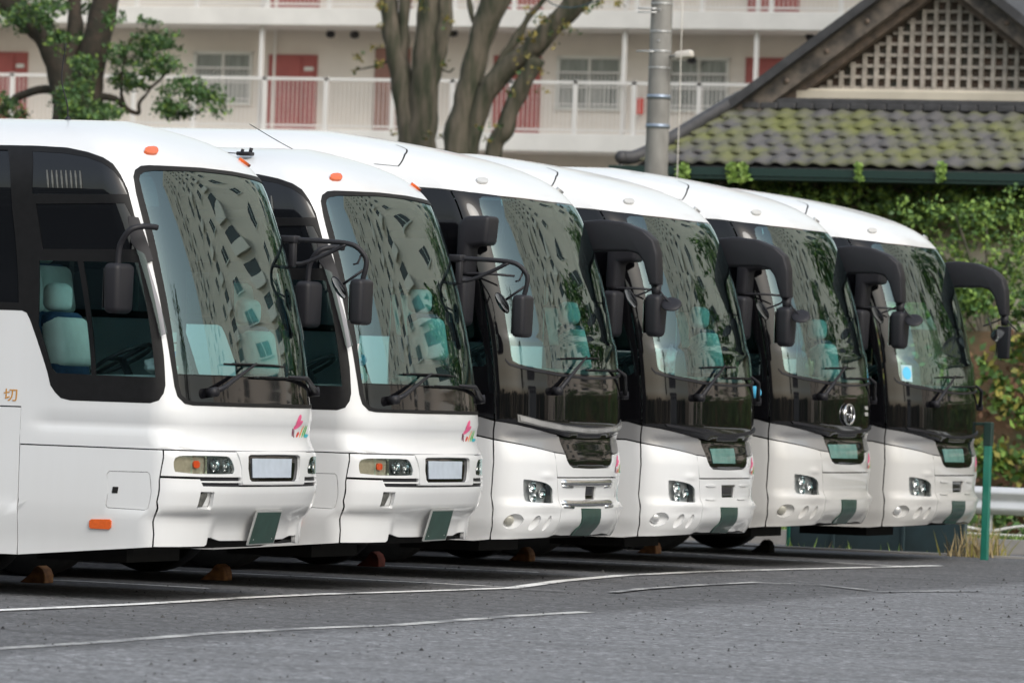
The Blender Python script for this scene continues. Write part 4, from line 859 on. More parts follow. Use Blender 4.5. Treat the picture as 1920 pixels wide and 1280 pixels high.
def strip(name,pts,w,mat,z,label=None,cat=None):
    """painted line through ground points"""
    P=[Vector((p[0],p[1],0)) for p in pts]; v=[];f=[]
    Q=[]
    for i in range(len(P)-1):
        k=max(1,int((P[i+1]-P[i]).length/.25))
        for j in range(k): Q.append(P[i]+(P[i+1]-P[i])*j/k)
    Q.append(P[-1])
    for i,p in enumerate(Q):
        t=(Q[min(i+1,len(Q)-1)]-Q[max(i-1,0)]).normalized(); nn=Vector((-t.y,t.x,0)); ww=w*.5*(1+.12*noise.noise(Vector((p.x*3,p.y*3,1))))
        v+=[p+nn*ww+Vector((0,0,z)),p-nn*ww+Vector((0,0,z))]
    for i in range(len(Q)-1): f.append((2*i,2*i+1,2*i+3,2*i+2))
    o=link(name,pyd(name,v,f,False,mat)); o['kind']='structure'; return o
fl=[(-120,1152),(0,1145),(250,1134),(340,1129),(470,1121),(600,1115),(700,1112),(850,1107),(960,1103),(1050,1090),(1160,1080),(1300,1073),(1400,1070),(1520,1067),(1650,1064),(1760,1061)]
strip('painted_line',[onz(*p)[:2] for p in fl],.13,paintw,GZ+.008)
s2=[(-120,1224),(0,1216),(200,1203),(400,1187),(600,1177),(740,1172),(960,1155),(1100,1147)]
strip('painted_line',[onz(*p)[:2] for p in s2],.13,paintold,GZ+.004)
strip('painted_line',[onz(*p)[:2] for p in [(1150,1112),(1200,1106),(1300,1099),(1420,1093)]],.09,paintold,GZ+.012)
strip('painted_line',[onz(*p)[:2] for p in [(1425,1094),(1540,1098),(1630,1108)]],.07,paintold,GZ+.012)
strip('painted_line',[onz(*p)[:2] for p in [(1640,1111),(1700,1110),(1840,1109)]],.08,paintold,GZ+.012)
strip('painted_line',[onz(*p)[:2] for p in [(975,1106),(1060,1110)]],.06,paintold,GZ+.012)
for pts in ([(60,1086),(160,1090),(390,1103)],[(300,1068),(380,1072),(600,1082),(960,1101)],[(560,1052),(715,1060),(1010,1073)],[(840,1041),(1000,1048),(1230,1059),(1290,1062)],[(1090,1027),(1235,1034),(1480,1050),(1720,1063)]):
    strip('painted_line',[onz(*p)[:2] for p in pts],.09,paintw,GZ+.004)
# ------------------------------------------------------------------ buses
BL={1:((.06,36.68,.01),'front left white tour bus with tall whip antenna and its driver seat showing'),
    2:((-.015,40.19,-.008),'second white tour bus from the left, with plush toy and gloves on its dashboard'),
    3:((-.01,43.69,-.006),'white tour bus with black front mask, pale light strip and double chrome grille bars'),
    4:((0,47.19,-.02),'fourth tour bus, flowers behind its windscreen and a plain white grille without emblem'),
    5:((0,50.68,.029),'tour bus with round chrome maker emblem on its black front mask'),
    6:((.04,54.17,-.002),'rightmost and farthest tour bus, blue square sticker in the windscreen corner')}
b1=busA(1,*BL[1]); b2=busA(2,*BL[2],second=True); b3=busB(3,*BL[3],'3'); b4=busB(4,*BL[4],'4'); b5=busB(5,*BL[5],'5'); b6=busB(6,*BL[6],'6')
for b_ in (b1,b2,b3,b4,b5,b6): b_.location.x+=.012
BB={1:b1,2:b2,3:b3,4:b4,5:b5,6:b6}
# loose grit on the tarmac
gr_=random.Random(12); gv=[];gf=[]
for i in range(1300):
    X=gr_.uniform(-2.0,5.5); Y=gr_.uniform(22,50); r=gr_.uniform(.004,.011)*(1.8 if gr_.random()<.06 else 1); b=len(gv)
    for a in range(5): t_=a*1.257+gr_.random()*.5; gv.append((X+r*math.cos(t_),Y+r*math.sin(t_),GZ+.002))
    gv.append((X,Y,GZ+.002+r*1.1))
    for a in range(5): gf.append((b+a,b+(a+1)%5,b+5))
o=link('grit',pyd('grit',gv,gf,False,mat('grit_stone',(.10,.10,.10),.9,col2=(.02,.02,.022),nscale=1.5))); tag(o,'scattered loose grit and small dark stones on the tarmac','grit',kind='stuff')
# wheel chocks
def chock(px,py,label,m,dark=False):
    p=onz(px,py); root_me=extr('wheel_chock',[(-.21,0),(.0,0),(.0,.06),(-.02,.105),(-.06,.13),(-.09,.115),(-.12,.07)],'Y',-.075,.075,m,.008)
    o=link('wheel_chock',root_me); o.location=(p.x,p.y,GZ+.001); tag(o,label,'wheel chock','wheel chocks under the buses'); return o
chock(92,1093,'chunky orange brown wheel chock below the side of the front left bus',MT['chock'])
chock(428,1088,'bright orange wheel chock behind the bumper of the front left bus',MT['chock'])
chock(716,1062,'small reddish wheel chock under the second bus from the left',MT['chockred'])
chock(998,1052,'dull brown wheel chock under the bus with chrome grille bars',MT['chock'])
chock(1235,1038,'rusty orange wheel chock below the bus with flowers in its windscreen',MT['chock'])
chock(1448,1035,'black wheel chock beside the weedy gap left of the dark fence panels',MT['under'])
# things inside or on the buses
def in_bus(k,p): return BB[k].location+Vector(p)
def blob(name,c,s,m,seed=0,amp=.25):
    bm=bmesh.new(); bmesh.ops.create_icosphere(bm,subdivisions=3,radius=1)
    for v in bm.verts:
        d=1+amp*noise.noise(v.co*1.7+Vector((seed,seed*2,0))); v.co=Vector((v.co.x*s[0]*d,v.co.y*s[1]*d,v.co.z*s[2]*d))
    o=link(name,bmm(name,bm,m,True)); o.location=c; return o
tag(blob('folded_cloth',in_bus(1,(-.50,-.98,1.58)),(.10,.12,.06),MT['cloth'],3,.5),'crumpled white cloth on the dashboard corner of the front left bus','cloth')
o=empty('route_card',in_bus(1,(-.62,-.62,1.70))); tag(o,'white card with a blue stripe standing behind the first bus windscreen','card')
link('card_sheet',box('card_sheet',(0,0,0),(.008,.30,.24),MT['card']),o); link('blue_stripe',box('blue_stripe',(.006,.0,-.035),(.004,.28,.045),MT['blue']),o); link('print_lines',boxes('print_lines',[((.006,-.08,.05),(.004,.10,.012)),((.006,.08,.045),(.004,.14,.012))],MT['plast']),o)
t=empty('plush_toy',in_bus(2,(-.42,-.90,1.60))); tag(t,'blue and white plush toy on the dashboard of the second bus','plush toy')
for c,s,m,nm in (((0,0,.0),(.05,.055,.075),'cloth','body'),((0,0,.10),(.055,.06,.05),'lbl','head'),((.02,-.05,-.03),(.03,.03,.04),'lbl','foot'),((.02,.05,-.03),(.03,.03,.04),'cloth','foot')):
    bm=bmesh.new(); bmesh.ops.create_icosphere(bm,subdivisions=2,radius=1); bmesh.ops.scale(bm,vec=s,verts=bm.verts); bmesh.ops.translate(bm,vec=c,verts=bm.verts); link(nm,bmm(nm,bm,MT[m],True),t)
tag(blob('work_gloves',in_bus(2,(-.30,-.30,1.57)),(.07,.16,.035),MT['cloth'],9,.7),'pair of white work gloves lying on the second bus dashboard','gloves')
tag(link('window_sticker',box('window_sticker',(0,0,0),(.004,.07,.11),MT['card'])),'small white paper sticker low in the second bus windscreen','sticker').location=Vector(sp('A',-.815,1.77,-.02))+BB[2].location
tag(blob('flower_bunch',in_bus(4,(-.48,-.80,1.83)),(.06,.09,.12),mat('pale_flowers',(.75,.72,.74),.8,col2=(.55,.25,.35),nscale=14),5,.9),'bunch of pale flowers on the dashboard of the fourth bus','flowers')
tag(blob('yellow_figure',in_bus(4,(-.35,.62,1.78)),(.04,.05,.09),mat('olive_yellow',(.45,.42,.15),.7),2,.5),'small yellow green ornament at the far dashboard corner of the fourth bus','ornament')
tag(blob('white_figure',in_bus(5,(-.40,-.55,1.78)),(.04,.04,.08),mat('cream_yellow',(.70,.62,.35),.7),2,.5),'tiny cream ornament on the dashboard of the emblem bus','ornament')
for m_,w_,off in ((MT['card'],.085,-.018),(MT['lbl'],.062,-.012)):
    pass
st=empty('window_sticker',in_bus(6,(0,0,0))); tag(st,'pale square sticker with a blue disc in the rightmost bus windscreen','sticker')
link('sticker_sheet',patch('sticker_sheet','B',[(-.838,1.735),(-.755,1.725),(-.748,1.885),(-.836,1.89)],off=.006,g=.05,mat=mat('pale_blue_card',(.38,.56,.60),.5)),st)
link('blue_disc',patch('blue_disc','B',oval(-.795,1.810,.034,.062,0,16),off=.009,g=.05,mat=MT['lbl']),st)
ds=link('round_sticker',lathe('round_sticker',[(.001,-.002),(.062,-.002),(.062,.002)],MT['lbl'],24,'Y')); ds.location=in_bus(5,(-.690,-1.250,1.535)); tag(ds,'round light blue sticker on the black door side of the emblem bus','sticker')
# ------------------------------------------------------------------ background materials
BM=dict(
 wall=mat('beige_render',(.80,.745,.68),.85,noise_amt=.08,nscale=1.2,bump=.1,bscale=60),
 slab=mat('cream_slab',(.85,.83,.80),.8,noise_amt=.10,nscale=1.5),
 rail=mat('white_railing',(.78,.76,.74),.5),
 door=mat('red_door',(.40,.105,.095),.5,noise_amt=.12,nscale=3), doorb=mat('brown_door',(.36,.19,.155),.6,noise_amt=.2,nscale=3),
 frame=mat('window_frame',(.70,.70,.66),.4), pane=mat('net_curtain_pane',(.30,.33,.31),.25,coat=.6,noise_amt=.35,nscale=3,stretch=(6,1,.5)),
 soffit=mat('soffit',(.55,.52,.48),.9), dark=mat('dark_fitting',(.02,.02,.025),.5),
 conc=mat('grey_concrete',(.27,.265,.25),.85,col2=(.19,.185,.175),nscale=6,bump=.2,bscale=50,stretch=(1,1,.4)),
 band=mat('steel_band',(.30,.36,.45),.4,.6), redbox=mat('red_box',(.7,.06,.04),.5),
 tile=mat('grey_roof_tile',(.095,.092,.094),.65,col2=(.135,.145,.048),nscale=1.7,bump=.15,bscale=30,coord='World'),
 tiledark=mat('dark_ridge_tile',(.06,.06,.065),.6,noise_amt=.4,nscale=6),
 barge=mat('weathered_board',(.045,.042,.040),.8,col2=(.15,.125,.105),nscale=5,bump=.3,bscale=30),
 bargeb=mat('brown_board',(.16,.12,.095),.8,col2=(.08,.065,.055),nscale=7),
 wood=mat('grey_wood',(.44,.40,.355),.8,noise_amt=.35,nscale=8), latb=mat('lattice_backing',(.10,.11,.095),.8,col2=(.19,.13,.10),nscale=4),
 cream=mat('cream_plaster',(.56,.51,.42),.85,noise_amt=.15,nscale=2), gutter=mat('green_gutter',(.012,.035,.03),.45),
 wallc=mat('old_plaster',(.74,.69,.60),.9,col2=(.30,.27,.21),nscale=1.2,bump=.3,bscale=12),
 bank=mat('rusty_bank',(.15,.085,.05),.95,col2=(.06,.06,.03),nscale=3.2,bump=.6,bscale=10),
 ivy=mat('ivy_leaf',(.085,.18,.04),.6,col2=(.03,.075,.02),nscale=5), ivyl=mat('light_ivy_leaf',(.27,.40,.08),.6,col2=(.11,.21,.04),nscale=5),
 yel=mat('yellowing_leaf',(.30,.26,.05),.7,col2=(.12,.13,.03),nscale=5), brn=mat('dry_vine',(.17,.085,.045),.9,col2=(.09,.05,.03),nscale=6),
 leaf=mat('tree_leaf',(.09,.18,.055),.6,col2=(.03,.075,.025),nscale=2.5), autumn=mat('autumn_leaf',(.26,.20,.04),.7,col2=(.13,.12,.03),nscale=3),
 bark=mat('mossy_bark',(.13,.11,.085),.95,col2=(.035,.042,.024),nscale=7,bump=1,bscale=14,stretch=(1,1,.22)), barkd=mat('dark_bark',(.06,.045,.035),.95,col2=(.03,.03,.022),nscale=5,bump=.6,bscale=16),
 gpost=mat('green_post_paint',(.010,.16,.115),.45,coat=.3,noise_amt=.15,nscale=8), panel=mat('slate_panel',(.045,.085,.10),.6,col2=(.03,.05,.055),nscale=2.2),
 guard=mat('galvanised_rail',(.62,.64,.66),.35,.2,noise_amt=.1,nscale=3), pipe=mat('white_pipe',(.75,.75,.73),.4),
 grass=mat('grass_blade',(.09,.17,.03),.8,col2=(.045,.09,.02),nscale=3), dry=mat('dry_grass',(.42,.33,.18),.9,col2=(.25,.2,.1),nscale=6),
 kerb=mat('kerb_concrete',(.30,.29,.28),.85,noise_amt=.2,nscale=5), mesh=mat('dark_net',(.015,.03,.028),.8),
 tallw=mat('tall_wall',(.80,.71,.63),.85,noise_amt=.08,nscale=.3), tallg=mat('tall_window',(.03,.04,.05),.15,coat=.5), tallb=mat('tall_balcony',(.80,.75,.70),.8),
)
def leaf_mesh(name,C,N,size,mats,seed=0,jit=.5,per=None,mixw=None):
    """C: (n,3) centres, N: (3,) or (n,3) preferred normal (or None) -> diamond shaped leaves"""
    r=np.random.default_rng(seed); n=len(C)
    nr=r.normal(size=(n,3)); 
    if N is not None: nr=nr*jit+np.asarray(N)
    nr/=np.linalg.norm(nr,axis=1,keepdims=True)
    a=np.cross(nr,r.normal(size=(n,3))); a/=np.linalg.norm(a,axis=1,keepdims=True); b=np.cross(nr,a)
    s=size*(.6+.8*r.random(n))[:,None]
    V=np.stack([C+a*s*.62,C+b*s*.34+nr*s*.10,C-a*s*.5,C-b*s*.34+nr*s*.10],1).reshape(-1,3)
    me=bpy.data.meshes.new(name); me.vertices.add(4*n); me.vertices.foreach_set('co',V.astype(np.float32).ravel())
    me.loops.add(4*n); me.loops.foreach_set('vertex_index',np.arange(4*n,dtype=np.int32)); me.polygons.add(n)
    me.polygons.foreach_set('loop_start',np.arange(0,4*n,4,dtype=np.int32)); me.polygons.foreach_set('loop_total',np.full(n,4,dtype=np.int32))
    for m in mats: me.materials.append(m)
    if len(mats)>1: me.polygons.foreach_set('material_index',r.choice(len(mats),n,p=mixw).astype(np.int32))
    me.update(); me.validate(); return me
def clusters(blobs,seed=0,shell=.6):
    """blobs: (x,y,z,rx,ry,rz,n) -> leaf centres grouped in sprays"""
    r=np.random.default_rng(seed); out=[]
    for x,y,z,rx,ry,rz,n in blobs:
        k=max(3,n//14); d=r.normal(size=(k,3)); d/=np.linalg.norm(d,axis=1,keepdims=True); d*=(r.random((k,1))**.45)
        c=np.array([x,y,z])+d*np.array([rx,ry,rz]); i=r.integers(0,k,n); out.append(c[i]+r.normal(size=(n,3))*np.array([rx,ry,rz])*.13+r.normal(size=(n,3))*.03)
    return np.concatenate(out)
# ------------------------------------------------------------------ apartment block with access galleries
ap=empty('apartment_building',(-30,119,0)); tag(ap,'cream apartment block with gallery walkways, white railings and red doors behind the trees','building')
ap.location=(0,0,0)
YW=118.6; YR=117.0; FL=[(1.35,),(4.08,),(6.82,),(9.55,),(12.28,)]   # underside of gallery slabs
X0_,X1_=-54,-8
link('wall',boxes('wall',[(((X0_+X1_)/2,YW+4,8.2),(X1_-X0_,8,16.6))],BM['wall']),ap)
for (z,) in FL:
    link('gallery_slab',boxes('gallery_slab',[(((X0_+X1_)/2,YR+.78,z+.09),(X1_-X0_,1.60,.18)),(((X0_+X1_)/2,YR-.05,z+.20),(X1_-X0_,.14,.40))],BM['slab'],.01),ap)
bars=[]
for z,detail in ((6.82,1),(9.55,1)):
    zt_=z+1.53; zb_=z+.48
    link('handrail',boxes('handrail',[(((X0_+X1_)/2,YR-.05,zt_),(X1_-X0_,.06,.07)),(((X0_+X1_)/2,YR-.05,zb_),(X1_-X0_,.05,.04))],BM['rail']),ap)
    x=X0_
    b=[]
    while x<X1_: b.append(((x,YR-.05,(zt_+zb_)/2),(.012,.012,zt_-zb_))); x+=.105
    link('balusters',boxes('balusters',b,BM['rail']),ap,kind='stuff')
    for xp in (-53.5,-51.8,-50.0,-48.3,-46.6,-44.9,-43.2,-41.48,-39.72,-38.4,-36.9,-35.16,-33.65,-32.04,-30.6,-29.2,-27.68,-26.3,-24.79,-23.2,-21.6,-20,-18.4,-16.8):
        link('rail_post',box('rail_post',(0,0,0),(.10,.06,1.25),BM['rail']),ap,loc=(xp,YR-.05,(zt_+zb_)/2-.05))
pcache=boxes('gallery_post',[((0,0,0),(.09,.09,2.33))],BM['rail'])
for z in (4.08,6.82,9.55):
    for xp in (-50.5,-46.4,-42.1,-35.34,-30.25,-26.62,-23.56,-19.4,-15.0): link('gallery_post',pcache,ap,loc=(xp,YR+.12,z+.40+1.165))
def door(x0,x1,ztop,z0,m,transom=True):
    w=x1-x0
    o=link('door',boxes('door',[(((x0+x1)/2,YW-.03,(ztop+z0)/2),(w,.08,ztop-z0))],m),ap)
    link('door_leaf',boxes('door_leaf',[((x0+w*.36,YW-.085,(ztop+z0)/2-.02),(w*.66,.04,ztop-z0-.06)),((x0+w*.86,YW-.08,(ztop+z0)/2-.02),(w*.22,.03,ztop-z0-.10))],m,.01),o)
    link('door_plate',boxes('door_plate',[((x0+w*.86,YW-.11,ztop-.32),(w*.19,.02,.09))],BM['frame']),o)
    return o
def window(x0,x1,zt_,zb_,curt=1):
    w=x1-x0; h=zt_-zb_
    o=link('window',boxes('window',[(((x0+x1)/2,YW-.02,zt_),(w+.08,.12,.07)),(((x0+x1)/2,YW-.02,zb_),(w+.08,.14,.07)),((x0,YW-.02,(zt_+zb_)/2),(.07,.12,h)),((x1,YW-.02,(zt_+zb_)/2),(.07,.12,h)),(((x0+x1)/2,YW-.03,(zt_+zb_)/2),(.06,.08,h))],BM['frame']),ap)
    for sg in (-1,1): link('pane',boxes('pane',[(((x0+x1)/2+sg*w/4,YW+.0,(zt_+zb_)/2),(w/2-.08,.03,h-.06))],BM['pane']),o)
    g=[(((x0+x1)/2,YW-.14,zb_+h*f),(w+.10,.02,.035)) for f in (.08,.42,.70)]; n=int(w/.09)
    g+=[((x0+w*(i+.5)/n,YW-.14,zb_+h*.39),(.014,.014,h*.66)) for i in range(n)]
    link('window_grille',boxes('window_grille',g,BM['rail']),o); return o
for z in (4.08,6.82,9.55,12.28):
    dz=z-6.82
    for i,(a,b,m) in enumerate(((-42.95,-41.9,'door'),(-35.78,-34.59,'door'),(-33.15,-32.30,'doorb'),(-30.26,-29.14,'door'),(-24.28,-23.1,'door'),(-48.6,-47.4,'door'),(-18.3,-17.1,'door'))):
        door(a,b,(8.97+.02*i if i!=2 else 9.17)+dz,z+.18,BM[m])
    for a,b in ((-37.62,-36.22),(-28.70,-27.22),(-26.06,-24.69),(-45.5,-44.1),(-20.6,-19.2)): window(a,b,9.01+dz,7.86+dz)
for i,(px,py) in enumerate([(620,65),(665,66),(850,63),(1297,113),(1519,70)]):
    p=at(px,py,118.2); link('ceiling_fitting',lathe('ceiling_fitting',[(.001,-.09),(.09,-.06),(.11,0),(.09,.07),(.001,.09)],BM['dark'],14,'Z'),ap,loc=p)
p=at(231,35,117.6); link('gallery_lamp',box('gallery_lamp',(0,0,0),(.36,.14,.27),mat('lit_lamp',(.9,.85,.7),.5,emis=((1,.85,.6),1.6)),.02),ap,loc=p)
o=link('extinguisher_box',box('extinguisher_box',(0,0,0),(.16,.12,.36),BM['redbox'],.02),ap); o.location=(-26.7,118.45,7.93)
o=link('service_pipe',tube('service_pipe',[(-35.62,118.5,1.0),(-35.62,118.5,16)],.035,BM['slab'],8,False),ap)
# ------------------------------------------------------------------ old house with tiled roof
ho=empty('tiled_house',(0,0,0)); tag(ho,'old house with mossy wave tiled roof, lattice gable and ivy covered plaster wall','house')
YG=81.2; EY=79.2; EZ=4.98; TZ=5.92
link('wall',boxes('wall',[((-3.2,84.3,2.35),(18.4,8.0,5.1))],BM['wallc']),ho)
def hipx(y): return -12.62+(y-EY)*.44
# roof deck
v=[(hipx(EY),EY,EZ-.06),(9,EY,EZ-.06),(9,YG+.6,TZ+.22),(hipx(YG+.6),YG+.6,TZ+.22),(hipx(EY),EY+9,EZ-.06),(hipx(YG+.6),EY+7,TZ+.22)]
link('roof',pyd('roof',v,[(0,1,2,3),(0,3,5,4)],False,BM['tiledark']),ho)
link('gutter',boxes('gutter',[((-2.0,EY-.10,EZ-.13),(22,.14,.12)),((-2.0,EY+.3,EZ-.22),(21.6,.9,.04))],BM['gutter']),ho)
TW=.295; TL=.35
def tile_mesh():
    n=7; v=[];f=[]
    for j,(yy,zz) in enumerate(((-.02,.030),(TL+.05,.006))):
        for i in range(n):
            t=i/(n-1); z=.024*math.sin(t*2*math.pi*.98+.5)+zz; v.append((t*TW*1.03,yy,z))
    for i in range(n): v.append((v[i][0],v[i][1],v[i][2]-.035))
    for i in range(n-1): f+=[(i,i+1,n+i+1,n+i),(2*n+i,2*n+i+1,i+1,i)]
    me=pyd('roof_tile',v,f,True,BM['tile']); return me
TM=tile_mesh(); slope=math.atan2(TZ-EZ,YG-EY); ntile=0
for j in range(6):
    yy=EY+j*TL*math.cos(slope); zz=EZ+.0+j*TL*math.sin(slope)
    x=hipx(yy)+.06
    while x<-1.3 if j else x<3:
        if ntile<290 and x<-4.4 or j==0 and x<-2:
            o=link('roof_tile',TM,ho,loc=(x,yy,zz+.01)); o.rotation_euler=(slope+random.uniform(-.015,.015),random.uniform(-.02,.02),random.uniform(-.01,.01)); ntile+=1
        x+=TW
# remaining tiles out to the right end, beyond the frame, as one mesh
bm=bmesh.new()
for j in range(6):
    yy=EY+j*TL*math.cos(slope); zz=EZ+j*TL*math.sin(slope); x=-4.4+.0
    while x<8.6:
        a=len(bm.verts); b2_=bmesh.new(); b2_.from_mesh(TM); bmesh.ops.transform(b2_,matrix=Matrix.Translation((x+.1,yy,zz))@Matrix.Rotation(slope,4,'X'),verts=b2_.verts); tmp=bpy.data.meshes.new('t'); b2_.to_mesh(tmp); b2_.free(); bm.from_mesh(tmp); bpy.data.meshes.remove(tmp); x+=TW
link('far_tiles',bmm('far_tiles',bm,BM['tile'],True),ho,kind='stuff')
# hip ridge, top ledge
link('hip_ridge',tube('hip_ridge',[(hipx(EY)-.25,EY-.1,EZ+.04),(hipx(EY)+.1,EY+.2,EZ+.16),(hipx(YG),YG,TZ+.13),(hipx(YG)+.15,YG+.2,TZ+.17)],[.11,.10,.10,.09],BM['tiledark'],10,True),ho)
link('ridge_end',lathe('ridge_end',[(.001,-.05),(.08,-.04),(.10,.02),(.001,.05)],BM['tiledark'],16,'Y'),ho,loc=(hipx(EY)-.2,EY-.15,EZ+.05))
bm=bmesh.new(); 
for i in range(int((8-hipx(YG))/.285)): box_bm(bm,(hipx(YG)+.25+i*.285,YG-.06,TZ+.02),(.275,.16,.10),.02,1)
box_bm(bm,(-1.8,YG+.02,TZ+.10),(19.6,.22,.09),.02,1)
link('top_ledge',bmm('top_ledge',bm,BM['tiledark']),ho)
GXc=-8.61; 
link('gable_ledge',boxes('gable_ledge',[((GXc,YG+.25,6.135),(4.55,.30,.19))],BM['cream'],.04),ho)
# gable triangle: backing, lattice slats
gz0=6.24; gx0=GXc-1.98; gapex=gz0+1.98*.735
link('gable_back',extr('gable_back',[(GXc-2.9,6.06),(GXc+2.9,6.06),(GXc,6.06+2.9*.735)],'Y',YG+.46,YG+.52,BM['latb']),ho)
nv=int(1.98*2/.183)
vm={}
for i in range(nv+1):
    x=GXc-1.98+i*.183; h=(1.98-abs(x-GXc))*.735
    if h<.06: continue
    link('lattice_slat',boxes('lattice_slat',[((x,YG+.36,gz0+h/2),(.062,.06,h))],BM['wood']),ho)
for j in range(9):
    z=gz0+.02+j*.166; w=1.98-(z-gz0)/.735
    if w<.1: continue
    link('lattice_rail',boxes('lattice_rail',[((GXc,YG+.385,z),(2*w,.05,.048))],BM['wood']),ho)
# bargeboards and roof verge
def bar(sg,off0,off1,y0,y1,m,name,ext=.0):
    # strip parallel to the gable slope: off = vertical offset above the lattice edge
    a=(GXc-sg*(3.12+ext),6.06+off0+ -.02); 
    k=.735; L=3.12+ext
    pts=[(GXc+sg*L,gapex-k*L+off0),(GXc+sg*L,gapex-k*L+off1),(GXc,gapex+off1),(GXc,gapex+off0)]
    o=link(name,extr(name,pts if sg>0 else pts[::-1],'Y',y0,y1,m),ho); return o
for sg in (-1,1):
    bar(sg,.03,.20,YG+.10,YG+.30,BM['bargeb'],'inner_board',-.35)
    bar(sg,.17,.52,YG-.12,YG+.08,BM['barge'],'bargeboard')
    bar(sg,.50,.66,YG-.30,YG+2.6,BM['tiledark'],'verge_tiles',.06)
    for t_ in (.25,.45,.65,.85):
        x=GXc+sg*3.1*(1-t_); z=gapex-.735*abs(x-GXc)+.33
        link('board_stud',lathe('board_stud',[(.001,-.03),(.035,-.025),(.045,0)],BM['bargeb'],10,'Y'),ho,loc=(x,YG-.12,z))
# right hand roof slope seen behind the gable
v=[(GXc,YG-.2,gapex+.66),(GXc+6,YG-.2,gapex+.66-.735*6),(GXc+6,YG+8,gapex+.66-.735*6),(GXc,YG+8,gapex+.66)]
# ------------------------------------------------------------------ ivy, bank, hedge
r_i=random.Random(9)
def noise_pts(n,x0,x1,z0,z1,f,seed):
    r=np.random.default_rng(seed); P=[]
    while len(P)<n:
        x=r.uniform(x0,x1); z=r.uniform(z0,z1)
        if f(x,z)>r.random(): P.append((x,z))
    return np.array(P)
def fivy(x,z):
    n1=noise.fractal(Vector((x*1.1,z*1.3,3.1)),1,2,4); d=n1*2.2+.10
    d+=max(0,(z-4.1))*1.4*(1 if x<-8.6 else .55)+max(0,(3.6-z))*.9
    if x<-8.8: d+=.55
    return min(1,max(0.02,d))
P=noise_pts(7000,-13,0,2.4,4.86,fivy,1); rr=np.random.default_rng(3); C=np.stack([P[:,0],80.25-rr.random(len(P))*.28,P[:,1]],-1)
me=leaf_mesh('ivy',C,(0,-1,.25),.082,[BM['ivy'],BM['ivyl']],5,.55,mixw=[.5,.5])
# fringe below the eaves: dark and light ivy leaves mixed at random
bl=[(x,79.75+r_i.uniform(-.2,.25),4.55+r_i.uniform(-.30,.18),.30,.16,.22,150) for x in np.arange(-12.6,-6.0,.19)]+[(x,79.9,4.2+r_i.uniform(-.2,.1),.25,.12,.3,80) for x in np.arange(-12.4,-8.4,.3)]
o=link('hanging_ivy',leaf_mesh('hanging_ivy',clusters(bl,81),(0,-1,0),.08,[BM['ivy'],BM['ivyl']],82,.8,mixw=[.55,.45])); tag(o,'dense ivy fringe hanging directly below the green gutter','ivy',kind='stuff')
o=link('ivy',me); tag(o,'ivy climbing over the plaster wall below the tiled roof','ivy',kind='stuff')
bm=bmesh.new()
r_=random.Random(4)
for i in range(34):
    x=r_.uniform(-12.6,-2); z=2.6; P=[(x,80.22,z)]
    for k in range(9):
        x+=r_.uniform(-.22,.22); z+=.24; P.append((x,80.2,z))
    tube_bm(bm,P,.012,5,False)
vs=bmm('vine_stems',bm,BM['brn'],True); o=link('vine_stems',vs); tag(o,'thin bare vine stems running up the plaster wall','vine',kind='stuff')
# few shoots hanging over the gutter
C=[]
for px,w in ((1280,14),(1375,12),(1395,10),(1765,10),(1610,8)):
    for k in range(70):
        a=r_.random(); C.append(tuple(at(px+r_.gauss(0,w*.4),306+a*34,79.0)))
o=link('ivy_shoot',leaf_mesh('ivy_shoot',np.array(C),(0,-1,.2),.08,[BM['ivyl']],6,.6)); tag(o,'light green ivy shoots hanging over the dark gutter','ivy',kind='stuff')
# bank / retaining wall
bank=[(-16,74.6,-.3),(16,74.6,-.3),(16,75.2,2.5),(-16,75.2,2.5)]
nx,nz=120,16; v=[];f=[]
for j in range(nz+1):
    for i in range(nx+1):
        x=-18+36*i/nx; z=-.3+2.85*j/nz; v.append((x,74.5+.45*j/nz+.16*noise.noise(Vector((x*.9,z*1.2,0))),z))
for j in range(nz):
    for i in range(nx): a=j*(nx+1)+i; f.append((a,a+1,a+nx+2,a+nx+1))
for i in range(nx+1): v.append((-18+36*i/nx,81.5,2.6))
b_=nz*(nx+1); c_=(nz+1)*(nx+1)
for i in range(nx): f.append((b_+i,b_+i+1,c_+i+1,c_+i))
o=link('retaining_bank',pyd('retaining_bank',v,f,True,BM['bank'])); o['kind']='structure'
def fb(x,z):
    n1=noise.fractal(Vector((x*1.0,z*1.0,7.7)),1,2,4); return min(1,max(.03,n1*1.8+.38+max(0,z-2.0)*.6))
P=noise_pts(9000,-14,6,-.1,2.55,fb,2); C=np.stack([P[:,0],74.35+.4*P[:,1]/2.6-rr.random(len(P))*.2,P[:,1]],-1)
o=link('bank_creeper',leaf_mesh('bank_creeper',C,(0,-1,.3),.10,[BM['brn'],BM['yel'],BM['ivy']],8,.6,mixw=[.56,.22,.22])); tag(o,'yellowing creeper over the rusty brown bank','creeper',kind='stuff')
bl=[]
for i in range(60):
    x=-16+i*.42+r_.uniform(-.1,.1); bl.append((x,74.95+r_.uniform(-.2,.3),2.92+r_.uniform(-.08,.10),.36,.4,.30,300))
o=link('hedge',leaf_mesh('hedge',clusters(bl,11),None,.09,[BM['ivyl'],BM['ivy']],12,mixw=[.45,.55])); tag(o,'bright green hedge growing along the top of the brown bank','hedge',kind='stuff')
bl=[]
for px,py,rx,rz,n in ((1790,400,.5,.3,260),(1850,430,.6,.45,420),(1830,500,.8,.4,600),(1905,480,.5,.5,420),(1760,470,.45,.35,260),(1895,390,.45,.3,200),(1720,390,.4,.25,160),(1880,540,.8,.3,520),(1800,555,.7,.3,420)):
    p=at(px,py,78.2); bl.append((p.x,p.y,p.z,rx,.5,rz,int(n*.75)))
tr=empty('leafy_shrub',at(1850,600,77.8)); p0=tr.location.copy(); tag(tr,'airy light green shrub in front of the ivy covered plaster wall','shrub')
